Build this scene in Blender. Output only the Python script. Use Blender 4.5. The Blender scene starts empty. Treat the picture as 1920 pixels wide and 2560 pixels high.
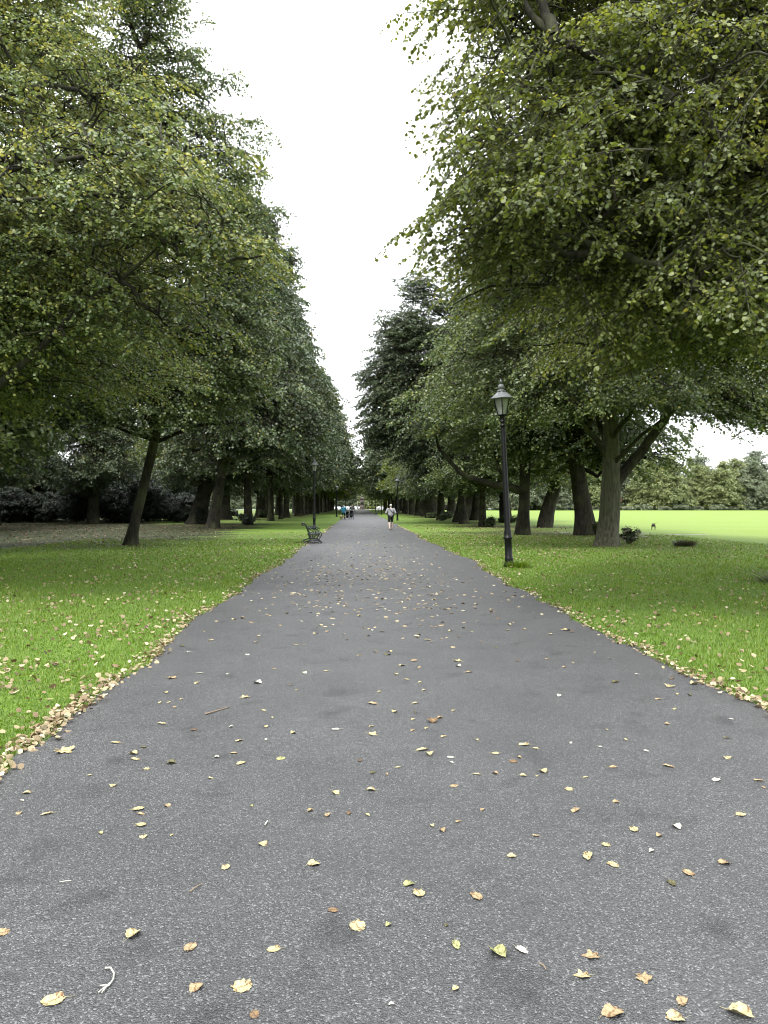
import bpy, math, random
import numpy as np
from mathutils import Vector, Matrix

R = math.radians
scene = bpy.context.scene
C = scene.collection

# ------------------------------------------------------------------ camera
CAM_H = 1.60
YAW, PITCH = R(-1.86), R(-0.46)
cam_d = bpy.data.cameras.new("camera"); cam = bpy.data.objects.new("camera", cam_d); C.objects.link(cam)
cam.location = (0, 0, CAM_H); cam.rotation_euler = (R(90) + PITCH, 0, YAW)
cam_d.sensor_fit = 'VERTICAL'; cam_d.sensor_height = 36.0; cam_d.lens = 36.0 * 1849 / 2560
cam_d.clip_start = 0.05; cam_d.clip_end = 3000
scene.camera = cam

# ------------------------------------------------------------------ sky, sun, exposure
SUN_EL, SUN_AZ = R(58), R(215)          # compass azimuth of the sun: behind the camera, to the left
world = bpy.data.worlds.new("World"); scene.world = world; world.use_nodes = True
wt = world.node_tree; wt.nodes.clear()
sky = wt.nodes.new("ShaderNodeTexSky"); sky.sky_type = 'NISHITA'; sky.sun_disc = False
sky.sun_elevation = SUN_EL; sky.sun_rotation = SUN_AZ; sky.dust_density = 4.0; sky.air_density = 1.0
mx = wt.nodes.new("ShaderNodeMix"); mx.data_type = 'RGBA'; mx.inputs[0].default_value = 0.90
mx.inputs[7].default_value = (14.6, 15.0, 15.4, 1)          # an even bright cloud layer
bg = wt.nodes.new("ShaderNodeBackground"); bg.inputs[1].default_value = 0.10
wo = wt.nodes.new("ShaderNodeOutputWorld")
# a heavy overcast sky is about three times brighter overhead than at the horizon
wtc = wt.nodes.new("ShaderNodeTexCoord"); wsp = wt.nodes.new("ShaderNodeSeparateXYZ"); wt.links.new(wtc.outputs['Generated'], wsp.inputs[0])
wmx = wt.nodes.new("ShaderNodeMath"); wmx.operation = 'MAXIMUM'; wmx.inputs[1].default_value = 0; wt.links.new(wsp.outputs[2], wmx.inputs[0])
wma = wt.nodes.new("ShaderNodeMath"); wma.operation = 'MULTIPLY_ADD'; wma.inputs[1].default_value = .90; wma.inputs[2].default_value = .48; wt.links.new(wmx.outputs[0], wma.inputs[0])
wml = wt.nodes.new("ShaderNodeVectorMath"); wml.operation = 'SCALE'; wt.links.new(mx.outputs[2], wml.inputs[0]); wt.links.new(wma.outputs[0], wml.inputs['Scale'])
wt.links.new(sky.outputs[0], mx.inputs[6]); wt.links.new(wml.outputs[0], bg.inputs[0]); wt.links.new(bg.outputs[0], wo.inputs[0])
sl = bpy.data.lights.new("sun", 'SUN'); sl.energy = 1.5; sl.angle = R(11); sl.color = (1, 0.97, 0.92)
sun = bpy.data.objects.new("sun", sl); C.objects.link(sun)
sdir = Vector((math.sin(SUN_AZ) * math.cos(SUN_EL), math.cos(SUN_AZ) * math.cos(SUN_EL), math.sin(SUN_EL)))
sun.rotation_euler = sdir.to_track_quat('Z', 'Y').to_euler()
scene.view_settings.view_transform = 'Standard'; scene.view_settings.look = 'None'
scene.view_settings.exposure = 1.5; scene.view_settings.gamma = 1.0
scene.render.engine = 'CYCLES'
cy = scene.cycles
cy.max_bounces = 8; cy.diffuse_bounces = 4; cy.glossy_bounces = 2; cy.transmission_bounces = 6; cy.volume_bounces = 0
cy.caustics_reflective = False; cy.caustics_refractive = False
cy.use_denoising = True; cy.filter_width = 1.05
try: cy.denoiser = 'OPENIMAGEDENOISE'; cy.denoising_prefilter = 'ACCURATE'
except Exception: pass

# ------------------------------------------------------------------ helpers
def tag(o, label=None, cat=None, group=None, kind=None):
    if label: o['label'] = label
    if cat: o['category'] = cat
    if group: o['group'] = group
    if kind: o['kind'] = kind
    return o
def empty(name, loc=(0, 0, 0), rz=0):
    o = bpy.data.objects.new(name, None); C.objects.link(o); o.location = loc; o.rotation_euler = (0, 0, rz)
    o.empty_display_size = 0.2; return o
def link(name, me, parent=None, mat=None, loc=None):
    o = bpy.data.objects.new(name, me); C.objects.link(o)
    if parent is not None: o.parent = parent
    if mat is not None and not me.materials: me.materials.append(mat)
    if loc is not None: o.location = loc
    return o

class MB:
    """collects arrays of faces and makes one mesh"""
    def __init__(s): s.v = []; s.f = []; s.t = []; s.n = 0; s.m = []
    def add(s, v, f, t=0.5, mi=0):
        v = np.asarray(v, float).reshape(-1, 3); f = np.asarray(f, np.int64)
        s.v.append(v); s.f.append(f + s.n); s.n += len(v)
        s.t.append(np.broadcast_to(np.asarray(t, float), (len(f),)).copy()); s.m.append(np.full(len(f), mi)); return s
    def box(s, c, d, rz=0, mi=0, t=.5, taper=1.0):
        x, y, z = [k / 2 for k in d]
        p = np.array([(-x, -y, -z), (x, -y, -z), (x, y, -z), (-x, y, -z), (-x * taper, -y * taper, z), (x * taper, -y * taper, z), (x * taper, y * taper, z), (-x * taper, y * taper, z)])
        cr, sr = math.cos(rz), math.sin(rz)
        p = np.stack([p[:, 0] * cr - p[:, 1] * sr, p[:, 0] * sr + p[:, 1] * cr, p[:, 2]], 1) + np.array(c)
        return s.add(p, [(0, 3, 2, 1), (4, 5, 6, 7), (0, 1, 5, 4), (1, 2, 6, 5), (2, 3, 7, 6), (3, 0, 4, 7)], t, mi)
    def lathe(s, prof, n=16, c=(0, 0, 0), mi=0, t=.5, a0=0.0):
        prof = np.array(prof, float); k = len(prof)
        a = a0 + np.arange(n) * 2 * math.pi / n
        v = np.stack([prof[:, 0][:, None] * np.cos(a), prof[:, 0][:, None] * np.sin(a), np.repeat(prof[:, 1][:, None], n, 1)], 2).reshape(-1, 3) + np.array(c)
        f = [(i * n + j, i * n + (j + 1) % n, (i + 1) * n + (j + 1) % n, (i + 1) * n + j) for i in range(k - 1) for j in range(n)]
        return s.add(v, f, t, mi)
    def tube(s, pts, rad, n=8, mi=0, t=.5):
        v, f = sweep(np.array(pts, float)[None], np.broadcast_to(np.asarray(rad, float), (len(pts),))[None], n)
        s.add(v, f, t, mi)
        # end caps as fans of quads (n even)
        k = len(pts)
        for base, rev in ((0, True), ((k - 1) * n, False)):
            idx = [base + j for j in range(n)]
            if rev: idx = idx[::-1]
            for j in range(1, n - 2, 2): s.add(v[[idx[0], idx[j], idx[j + 1], idx[j + 2]]], [(0, 1, 2, 3)], t, mi)
        return s
    def prism(s, poly, y0, y1, mi=0, t=.5):
        """polygon in x,z extruded along y (convex-ish fans)"""
        n = len(poly)
        v = [(x, y0, z) for x, z in poly] + [(x, y1, z) for x, z in poly]
        s.ng = getattr(s, 'ng', [])
        s.add(v, [(i, (i + 1) % n, n + (i + 1) % n, n + i) for i in range(n)], t, mi)
        s.ng.append((s.n - 2 * n, n, mi)); return s
    def mesh(s, name, mats=None, smooth=False, tint=False):
        me = bpy.data.meshes.new(name)
        V = np.concatenate(s.v); F = [(f.shape[1], f) for f in s.f]
        cnt = np.concatenate([np.full(len(f), k) for k, f in F]); loops = np.concatenate([f.ravel() for _, f in F]); mi = np.concatenate(s.m); T = np.concatenate(s.t)
        for st, n, m in getattr(s, 'ng', []):
            loops = np.concatenate([loops, np.arange(st, st + n)[::-1], np.arange(st + n, st + 2 * n)]); cnt = np.concatenate([cnt, [n, n]]); mi = np.concatenate([mi, [m, m]]); T = np.concatenate([T, [.5, .5]])
        me.vertices.add(len(V)); me.vertices.foreach_set("co", V.astype(np.float32).ravel())
        me.loops.add(len(loops)); me.loops.foreach_set("vertex_index", loops.astype(np.int32))
        me.polygons.add(len(cnt)); st = np.concatenate([[0], np.cumsum(cnt)[:-1]]); me.polygons.foreach_set("loop_start", st.astype(np.int32))
        me.polygons.foreach_set("material_index", mi.astype(np.int32))
        if smooth: me.polygons.foreach_set("use_smooth", np.ones(len(cnt), bool))
        if tint:
            a = me.attributes.new("tint", 'FLOAT', 'FACE'); a.data.foreach_set("value", T.astype(np.float32))
        me.update(calc_edges=True)
        for m in (mats if isinstance(mats, (list, tuple)) else [mats] if mats else []): me.materials.append(m)
        return me
    def build(s, name, mats, parent=None, smooth=False, tint=False):
        return link(name, s.mesh(name, mats, smooth, tint), parent)

def sweep(P, Rd, n):
    """P (M,K,3) polylines, Rd (M,K) radii -> verts, quads"""
    M, K, _ = P.shape
    T = np.gradient(P, axis=1); T /= np.linalg.norm(T, axis=2, keepdims=True) + 1e-9
    mt = T.mean(1); ref = np.where(np.abs(mt[:, 2:3]) > .8, np.array([[1., 0, 0]]), np.array([[0, 0, 1.]]))[:, None, :]
    U = np.cross(T, ref); U /= np.linalg.norm(U, axis=2, keepdims=True) + 1e-9
    W = np.cross(T, U)
    a = np.arange(n) * 2 * math.pi / n
    V = P[:, :, None, :] + Rd[:, :, None, None] * (U[:, :, None, :] * np.cos(a)[None, None, :, None] + W[:, :, None, :] * np.sin(a)[None, None, :, None])
    m = np.arange(M)[:, None, None]; k = np.arange(K - 1)[None, :, None]; j = np.arange(n)[None, None, :]
    b = m * K * n + k * n; j2 = (j + 1) % n
    F = np.stack([b + j, b + j2, b + n + j2, b + n + j], -1).reshape(-1, 4)
    return V.reshape(-1, 3), F

# ------------------------------------------------------------------ materials
def newmat(name):
    m = bpy.data.materials.new(name); m.use_nodes = True; nt = m.node_tree
    return m, nt, nt.nodes, nt.links, nt.nodes["Principled BSDF"]
def simple(name, col, rough=.6, metal=0, spec=.4, noise=0.0, nscale=8.0):
    m, nt, N, L, b = newmat(name)
    b.inputs['Base Color'].default_value = (*col, 1); b.inputs['Roughness'].default_value = rough
    b.inputs['Metallic'].default_value = metal; b.inputs['Specular IOR Level'].default_value = spec
    if noise:
        tc = N.new("ShaderNodeTexCoord"); no = N.new("ShaderNodeTexNoise"); no.inputs['Scale'].default_value = nscale; no.inputs['Detail'].default_value = 5
        rp = N.new("ShaderNodeValToRGB"); rp.color_ramp.elements[0].position = .3; rp.color_ramp.elements[1].position = .7
        rp.color_ramp.elements[0].color = (*[c * (1 - noise) for c in col], 1); rp.color_ramp.elements[1].color = (*[min(1, c * (1 + noise)) for c in col], 1)
        L.new(tc.outputs['Object'], no.inputs['Vector']); L.new(no.outputs[0], rp.inputs[0]); L.new(rp.outputs[0], b.inputs['Base Color'])
    return m
def leafmat(name, stops, trans=.35, rough=.5):
    m, nt, N, L, b = newmat(name)
    at = N.new("ShaderNodeAttribute"); at.attribute_name = "tint"
    oi = N.new("ShaderNodeObjectInfo")
    ad = N.new("ShaderNodeMath"); ad.operation = 'MULTIPLY_ADD'; ad.inputs[1].default_value = .10; L.new(oi.outputs['Random'], ad.inputs[0]); L.new(at.outputs['Fac'], ad.inputs[2])
    rp = N.new("ShaderNodeValToRGB"); cr = rp.color_ramp
    while len(cr.elements) < len(stops): cr.elements.new(.5)
    for e, (p, c) in zip(cr.elements, stops): e.position = p; e.color = (*c, 1)
    L.new(ad.outputs[0], rp.inputs[0])
    L.new(rp.outputs[0], b.inputs['Base Color']); b.inputs['Roughness'].default_value = rough; b.inputs['Specular IOR Level'].default_value = .45
    tr = N.new("ShaderNodeBsdfTranslucent")
    hs = N.new("ShaderNodeHueSaturation"); hs.inputs['Hue'].default_value = .485; hs.inputs['Saturation'].default_value = 1.15; hs.inputs['Value'].default_value = 1.7
    L.new(rp.outputs[0], hs.inputs['Color']); L.new(hs.outputs[0], tr.inputs[0])
    mix = N.new("ShaderNodeMixShader"); mix.inputs[0].default_value = trans
    L.new(b.outputs[0], mix.inputs[1]); L.new(tr.outputs[0], mix.inputs[2])
    L.new(mix.outputs[0], N["Material Output"].inputs[0])
    return m
OLIVE = [(0, (.038, .056, .015)), (.45, (.080, .102, .024)), (.75, (.138, .162, .036)), (.93, (.20, .21, .045)), (1, (.26, .25, .06))]
DEEP = [(0, (.024, .038, .020)), (.5, (.056, .082, .036)), (.8, (.094, .122, .045)), (.97, (.12, .13, .035)), (1, (.22, .19, .05))]
MIXED = [(0, (.032, .048, .020)), (.4, (.068, .098, .036)), (.7, (.122, .160, .048)), (.88, (.18, .20, .055)), (1, (.29, .28, .075))]
LIGHT = [(0, (.04, .06, .014)), (.5, (.09, .12, .024)), (.85, (.16, .19, .035)), (1, (.26, .26, .06))]
FAR_HAZE = [(0, (.075, .095, .060)), (.5, (.12, .145, .085)), (.85, (.17, .19, .10)), (1, (.23, .24, .13))]  # distance haze is painted in: leaf colours paled and greyed
M_leaf = {'olive': leafmat("olive_leaves", OLIVE, .40, .48), 'deep': leafmat("deep_green_leaves", DEEP, .22, .45), 'mixed': leafmat("yellow_flecked_leaves", MIXED, .32, .45),
          'light': leafmat("light_green_leaves", LIGHT, .45), 'far': leafmat("woodland_leaves", FAR_HAZE, .2, .6), 'farlight': leafmat("pale_woodland_leaves", [(0, (.085, .105, .040)), (.5, (.15, .18, .070)), (.85, (.22, .24, .09)), (1, (.28, .28, .12))], .2, .6), 'holly': leafmat("holly_leaves", [(0, (.007, .012, .007)), (.7, (.016, .026, .013)), (1, (.03, .038, .018))], .04, .62),
          'rust': leafmat("russet_leaves", [(0, (.10, .05, .03)), (1, (.22, .11, .07))], .2)}
def barkmat(name, c0, c1, moss=.0):
    m, nt, N, L, b = newmat(name)
    tc = N.new("ShaderNodeTexCoord"); mp = N.new("ShaderNodeMapping"); mp.inputs['Scale'].default_value = (9, 9, 1.6)
    n1 = N.new("ShaderNodeTexNoise"); n1.inputs['Scale'].default_value = 1.6; n1.inputs['Detail'].default_value = 8; n1.inputs['Roughness'].default_value = .65
    L.new(tc.outputs['Object'], mp.inputs[0]); L.new(mp.outputs[0], n1.inputs['Vector'])
    rp = N.new("ShaderNodeValToRGB"); rp.color_ramp.elements[0].position = .32; rp.color_ramp.elements[0].color = (*c0, 1); rp.color_ramp.elements[1].position = .68; rp.color_ramp.elements[1].color = (*c1, 1)
    L.new(n1.outputs[0], rp.inputs[0])
    n2 = N.new("ShaderNodeTexNoise"); n2.inputs['Scale'].default_value = 1.3; n2.inputs['Detail'].default_value = 4; L.new(tc.outputs['Object'], n2.inputs['Vector'])
    r2 = N.new("ShaderNodeValToRGB"); r2.color_ramp.elements[0].position = .45; r2.color_ramp.elements[0].color = (0, 0, 0, 1); r2.color_ramp.elements[1].position = .65; r2.color_ramp.elements[1].color = (moss, moss, moss, 1)
    L.new(n2.outputs[0], r2.inputs[0])
    mx = N.new("ShaderNodeMix"); mx.data_type = 'RGBA'; L.new(r2.outputs[0], mx.inputs[0]); L.new(rp.outputs[0], mx.inputs[6]); mx.inputs[7].default_value = (.085, .095, .045, 1)
    L.new(mx.outputs[2], b.inputs['Base Color']); b.inputs['Roughness'].default_value = .9; b.inputs['Specular IOR Level'].default_value = .15
    bp = N.new("ShaderNodeBump"); bp.inputs['Strength'].default_value = .9; bp.inputs['Distance'].default_value = .04; L.new(n1.outputs[0], bp.inputs['Height']); L.new(bp.outputs[0], b.inputs['Normal'])
    return m
M_bark = barkmat("grey_brown_bark", (.009, .008, .006), (.045, .041, .031), .5)
M_smooth = barkmat("smooth_grey_green_bark", (.030, .030, .020), (.125, .122, .085), .5)
M_plane = barkmat("knobbly_plane_bark", (.008, .007, .006), (.054, .049, .038), .25)
M_twig = simple("twig_bark", (.018, .016, .012), .9, spec=.1, noise=.4, nscale=3)

# ------------------------------------------------------------------ trees
def bez(S, Cn, E, K):
    t = np.linspace(0, 1, K)[None, :, None]
    return (1 - t) ** 2 * S[:, None] + 2 * t * (1 - t) * Cn[:, None] + t ** 2 * E[:, None]
def limb_line(pts, K=9):
    """smooth polyline through given (x,y,z,r)"""
    p = np.array(pts, float)
    if len(p) == 2: p = np.stack([p[0], (p[0] + p[1]) / 2, p[1]])
    d = np.concatenate([[0], np.cumsum(np.linalg.norm(np.diff(p[:, :3], axis=0), axis=1))]); s = np.linspace(0, d[-1], K)
    # catmull-rom like through cubic interpolation by small smoothing
    q = np.stack([np.interp(s, d, p[:, i]) for i in range(4)], 1)
    for _ in range(2): q[1:-1, :3] = .25 * q[:-2, :3] + .5 * q[1:-1, :3] + .25 * q[2:, :3]
    return q
def leaves(mb, rng, pos, dirs, size, tint, round_=False, flat=.55, star=False):
    """a leaf at every pos pointing along dirs; flat = how level the blades lie"""
    n = len(pos)
    up = np.stack([rng.normal(0, flat, n), rng.normal(0, flat, n), np.ones(n)], 1)
    d = dirs / (np.linalg.norm(dirs, axis=1, keepdims=True) + 1e-9)
    side = np.cross(d, up); side /= np.linalg.norm(side, axis=1, keepdims=True) + 1e-9
    nr = np.cross(side, d)
    L_ = size[:, None]
    fold = rng.uniform(.02, .22, n)[:, None] * L_; curl = rng.uniform(-.1, .3, n)[:, None] * L_
    if round_:
        b = pos; tip = pos + d * L_ - nr * curl
        V = np.stack([b, pos + d * L_ * .22 + side * L_ * .42 - nr * fold, pos + d * L_ * .68 + side * L_ * .36 - nr * (fold + curl * .4), tip,
                      pos + d * L_ * .68 - side * L_ * .36 - nr * (fold + curl * .4), pos + d * L_ * .22 - side * L_ * .42 - nr * fold], 1)
        i = np.arange(n)[:, None] * 6
        F = np.concatenate([i + np.array([[0, 1, 2, 3]]), i + np.array([[0, 3, 4, 5]])])
        mb.add(V.reshape(-1, 3), F, np.concatenate([tint, tint]))
    else:
        V = np.stack([pos, pos + d * L_ * .45 + side * L_ * .42 - nr * fold, pos + d * L_ - nr * curl, pos + d * L_ * .45 - side * L_ * .42 - nr * fold], 1)
        i = np.arange(n)[:, None] * 4
        mb.add(V.reshape(-1, 3), i + np.array([[0, 1, 2, 3]]), tint)

def in_lobes(rng, lobes, n, lo=.2, hi=1.0):
    Lb = np.array(lobes, float); w = Lb[:, 3] * Lb[:, 4] * Lb[:, 5]; w = w ** .85; w /= w.sum()
    k = rng.choice(len(Lb), n, p=w); v = rng.normal(size=(n, 3)); v /= np.linalg.norm(v, axis=1, keepdims=True)
    r = rng.uniform(lo ** 2.2, hi ** 2.2, n) ** (1 / 2.2)
    return Lb[k, :3] + v * r[:, None] * Lb[k, 3:6], k

def crown(seed, lobes, trunk_axis, mat, n_sub=150, n_spray=800, side=7, spray=2.2, per=9, size=.10, jitter=.04, yellow=.025, gap=0.0, round_=False, limbs=(), trunk_r=.3,
          droop=.45, fork=3.0, twig_r=.006, twigs=True, tint_mu=.42, tint_sd=.16, flat=.55, name="crown", zmin=None):
    """returns (branch mesh, leaf mesh); trunk_axis = list of (x,y,z) up the stem"""
    rng = np.random.default_rng(seed); Lb = np.array(lobes, float); ax = np.array(trunk_axis, float)
    br = MB(); nodes = []
    for lm in limbs:
        q = limb_line(lm, 22); wv = np.cumsum(rng.normal(0, .035, (22, 3)), 0); wv -= np.linspace(0, 1, 22)[:, None] * wv[-1]; q[:, :3] += wv * min(1, 1); v, f = sweep(q[None, :, :3], q[None, :, 3], 8); br.add(v, f); nodes.append(q[5::2, :3])
    for c in Lb:
        hz = max(fork, min(c[2] - .35 * math.hypot(c[0] - ax[0, 0], c[1] - ax[0, 1]) - .5, ax[-1, 2]))
        hz = min(max(hz, fork), ax[-1, 2]); s = np.array([np.interp(hz, ax[:, 2], ax[:, i]) for i in range(2)] + [hz])
        cand = np.concatenate([s[None]] + [q for q in nodes if len(q) == 9] ) if limbs else s[None]
        dd = np.linalg.norm(cand - c[None, :3], axis=1); dd[0] *= .8; s = cand[dd.argmin()]
        mid = (s + c[:3]) / 2 + rng.normal(0, .2, 3) + np.array([0, 0, .10 * np.linalg.norm(c[:3] - s)])
        r0 = min(trunk_r * rng.uniform(.20, .34), .025 + .022 * np.linalg.norm(c[:3] - s))
        q = limb_line([(*s, r0), (*mid, r0 * .62), (*c[:3], r0 * .25)], 10)
        q[1:-1, :3] += rng.normal(0, .03, (8, 3)); v, f = sweep(q[None, :, :3], q[None, :, 3], 7); br.add(v, f); nodes.append(q[3:, :3].repeat(1, 0))
    ln = np.concatenate(nodes)
    E, k = in_lobes(rng, Lb, n_sub, .45, .9)
    dm = np.linalg.norm(E[:, None] - ln[None], axis=2); j = dm.argmin(1)
    S = ln[j]; Ld = np.linalg.norm(E - S, axis=1)
    Cn = (S + E) / 2 + np.stack([rng.normal(0, .12, n_sub), rng.normal(0, .12, n_sub), rng.uniform(.05, .22, n_sub)], 1) * Ld[:, None]
    P = bez(S, Cn, E, 7); P[:, 1:] += rng.normal(0, .035, P[:, 1:].shape)
    rr = (.012 + .011 * Ld)[:, None] * np.linspace(1, .3, 7)[None]
    v, f = sweep(P, rr, 5); br.add(v, f)
    sn = np.concatenate([P[:, 2:].reshape(-1, 3), ln]); 
    # sprays: long outward stems with side twigs lying in one layer, leaves hanging close along the twigs
    E, k = in_lobes(rng, Lb, n_spray, .30, 1.04)
    if gap:                                                     # leave open pockets between the layers
        w = np.sin(E[:, 0] * 1.9 + 1.3 * np.sin(E[:, 2] * 1.7 + seed)) + np.sin(E[:, 1] * 1.6 + 1.1 * np.sin(E[:, 0] * 1.1)) + 1.2 * np.sin(E[:, 2] * 3.1 + .9 * E[:, 0] + .5 * E[:, 1]) + rng.normal(0, .25, n_spray)
        ok = w > np.quantile(w, gap); E, k = E[ok], k[ok]; n_spray = len(E)
    if zmin is not None: E[:, 2] = np.maximum(E[:, 2], zmin + rng.uniform(0, .5, n_spray))
    axy = np.stack([np.interp(E[:, 2], ax[:, 2], ax[:, i]) for i in range(2)], 1)
    out = np.concatenate([E[:, :2] - axy, np.zeros((n_spray, 1))], 1); out /= np.linalg.norm(out, axis=1, keepdims=True) + 1e-6
    zlo, zhi = Lb[:, 2].min(), (Lb[:, 2] + Lb[:, 5]).max(); u = np.clip((E[:, 2] - zlo) / (zhi - zlo), 0, 1)
    D = out + np.array([0, 0, 1.]) * (-droop + (droop + .45) * u ** 1.6 + rng.normal(0, .20, n_spray))[:, None] + rng.normal(0, .30, (n_spray, 3)) * np.array([1, 1, .3])
    D /= np.linalg.norm(D, axis=1, keepdims=True); L_ = spray * rng.uniform(.55, 1.25, n_spray)
    S = E - D * L_[:, None]; Cn = (S + E) / 2 + np.array([0, 0, 1.]) * (.14 * L_)[:, None] + rng.normal(0, .05, (n_spray, 3))
    P = bez(S, Cn, E, 6); v, f = sweep(P, (twig_r * 2.0 * np.linspace(1.3, .35, 6))[None].repeat(n_spray, 0), 3); br.add(v, f)
    j = np.empty(n_spray, int)
    for a in range(0, n_spray, 2000): j[a:a + 2000] = ((S[a:a + 2000, None] - sn[None]) ** 2).sum(2).argmin(1)
    q = sn[j]; ok = np.linalg.norm(S - q, axis=1) < 3.5; qs, qe = q[ok], S[ok]
    P = bez(qs, (qs + qe) / 2 + rng.normal(0, .1, qs.shape) + np.array([0, 0, .12]), qe + (E - S)[ok] * .02, 5); v, f = sweep(P, (twig_r * 2.8 * np.linspace(1.3, .9, 5))[None].repeat(len(qs), 0), 4); br.add(v, f)
    m = side; t = (np.arange(m)[None] + rng.uniform(0, 1, (n_spray, m))) / m * .88 + .12; tt = t[..., None]
    B = (1 - tt) ** 2 * S[:, None] + 2 * tt * (1 - tt) * Cn[:, None] + tt ** 2 * E[:, None]
    tan = 2 * (1 - tt) * (Cn - S)[:, None] + 2 * tt * (E - Cn)[:, None]; tan /= np.linalg.norm(tan, axis=2, keepdims=True) + 1e-9
    sd = np.cross(tan, [0, 0, 1.]); sd /= np.linalg.norm(sd, axis=2, keepdims=True) + 1e-9
    sg = np.where((np.arange(m)[None, :, None] + rng.integers(0, 2, (n_spray, 1, 1))) % 2 == 0, -1., 1.)
    dr = tan * .75 + sd * sg * rng.uniform(.35, 1.0, (n_spray, m, 1)) + rng.normal(0, .16, tan.shape) - np.array([0, 0, 1.]) * rng.uniform(.0, .35, (n_spray, m, 1))
    dr /= np.linalg.norm(dr, axis=2, keepdims=True); tl = (L_[:, None] * (.50 - .30 * t) * rng.uniform(.7, 1.3, t.shape))[..., None]
    B = B.reshape(-1, 3); tw = (dr * tl).reshape(-1, 3); M_ = len(B)
    TE = B + tw + np.array([0, 0, -1.]) * (.16 * np.linalg.norm(tw, axis=1))[:, None]; TC = B + tw * .5 + np.array([0, 0, .05])
    if twigs:
        P = bez(B, TC, TE, 3); v, f = sweep(P, (twig_r * np.array([1.0, .8, .4]))[None].repeat(M_, 0), 3); br.add(v, f)
    mb = MB(); t = np.clip((np.arange(per)[None] + rng.uniform(-.3, 1.2, (M_, per))) / per, .0, 1.04); tt = t[..., None]
    pos = (1 - tt) ** 2 * B[:, None] + 2 * tt * (1 - tt) * TC[:, None] + tt ** 2 * TE[:, None] + rng.normal(0, jitter, (M_, per, 3))
    tn = (TE - B)[:, None]; tn = tn / (np.linalg.norm(tn, axis=2, keepdims=True) + 1e-9); sd = np.cross(tn, [0, 0, 1.]); sd /= np.linalg.norm(sd, axis=2, keepdims=True) + 1e-9
    sg = np.where((np.arange(per)[None, :, None]) % 2 == 0, -1., 1.)
    d = tn * rng.uniform(.2, .9, (M_, per, 1)) + sd * sg * rng.uniform(.4, 1.1, (M_, per, 1)) - np.array([0, 0, 1.]) * rng.uniform(0, .7, (M_, per, 1)) + rng.normal(0, .2, pos.shape)
    sp_t = (rng.normal(0, .05, len(Lb))[k] + rng.normal(0, tint_sd * .55, n_spray)).repeat(m) + rng.normal(0, tint_sd * .3, M_)
    tint = np.clip(tint_mu + sp_t[:, None] + rng.normal(0, tint_sd * .7, (M_, per)), 0, .9)
    tint = np.where(rng.random(tint.shape) < yellow, rng.uniform(.86, 1.0, tint.shape), tint)
    leaves(mb, rng, pos.reshape(-1, 3), d.reshape(-1, 3), size * rng.uniform(.6, 1.25, M_ * per), tint.ravel(), round_, flat)
    return br.mesh(name + "_branches", M_twig if limbs == () else M_bark, smooth=True), mb.mesh(name + "_leaves", mat, tint=True)

def trunk_mesh(seed, pts, lump=.05, flare=.62, sides=28, mat=None, K=40, but=5, flz=.55):
    """pts = (x,y,z,r) up the stem, local; a flared, fluted, slightly lumpy trunk"""
    rng = np.random.default_rng(seed); q = limb_line(pts, K); z = q[:, 2]
    a = np.arange(sides) * 2 * math.pi / sides
    ph = rng.uniform(0, 6.28, 8); rad = q[:, 3][:, None] * np.ones((K, sides))
    fl = np.exp(-np.maximum(z - z[0], 0) / flz)[:, None]
    rad *= 1 + fl * flare * (.45 + .40 * np.cos(but * a[None] + ph[0]) * .6 + .3 * np.cos(2 * a[None] + ph[1]))
    rad *= 1 + .03 * np.cos(7 * a[None] + ph[2] + z[:, None] * .3) + .025 * np.cos(4 * a[None] + ph[3] - z[:, None] * .5)
    nz = rng.normal(0, 1, (K, sides))
    for _ in range(2): nz = (nz + np.roll(nz, 1, 1) + np.roll(nz, -1, 1)) / 2.2; nz[1:-1] = (nz[:-2] + nz[1:-1] + nz[2:]) / 2.4
    rad *= 1 + lump * nz
    V = np.stack([q[:, 0][:, None] + rad * np.cos(a), q[:, 1][:, None] + rad * np.sin(a), np.repeat(z[:, None], sides, 1)], 2)
    V[0, :, 2] = -.12
    k = np.arange(K - 1)[:, None]; j = np.arange(sides)[None]
    F = np.stack([k * sides + j, k * sides + (j + 1) % sides, (k + 1) * sides + (j + 1) % sides, (k + 1) * sides + j], -1).reshape(-1, 4)
    return MB().add(V.reshape(-1, 3), F).mesh("trunk", mat or M_bark, smooth=True)

def auto_lobes(seed, H=19, Rm=6.0, z0=4.6, n_layer=6, squash=1.0, taper=.62):
    rng = np.random.default_rng(seed); out = []
    for i in range(n_layer):
        u = i / (n_layer - 1); z = z0 + (H - z0 - 1.6) * u
        Rz = Rm * (1 - taper * u ** 1.7) * (.86 + .14 * math.sin(u * 3 + 1)); n = max(2, round(5 - 2.6 * u)); a0 = rng.uniform(0, 6.28)
        for k in range(n):
            a = a0 + k * 6.283 / n + rng.normal(0, .25); lr = Rz * rng.uniform(.42, .60); d = max(0, Rz - lr) * rng.uniform(.8, 1.1)
            out.append((d * math.cos(a), d * math.sin(a), z + rng.normal(0, .5), lr, lr, rng.uniform(1.2, 1.9) * squash))
    out.append((0, 0, H - 1.3, Rm * .3, Rm * .3, 1.5)); out.append((0, 0, (H + z0) / 2, Rm * .45, Rm * .45, (H - z0) * .4))
    return out

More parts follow.
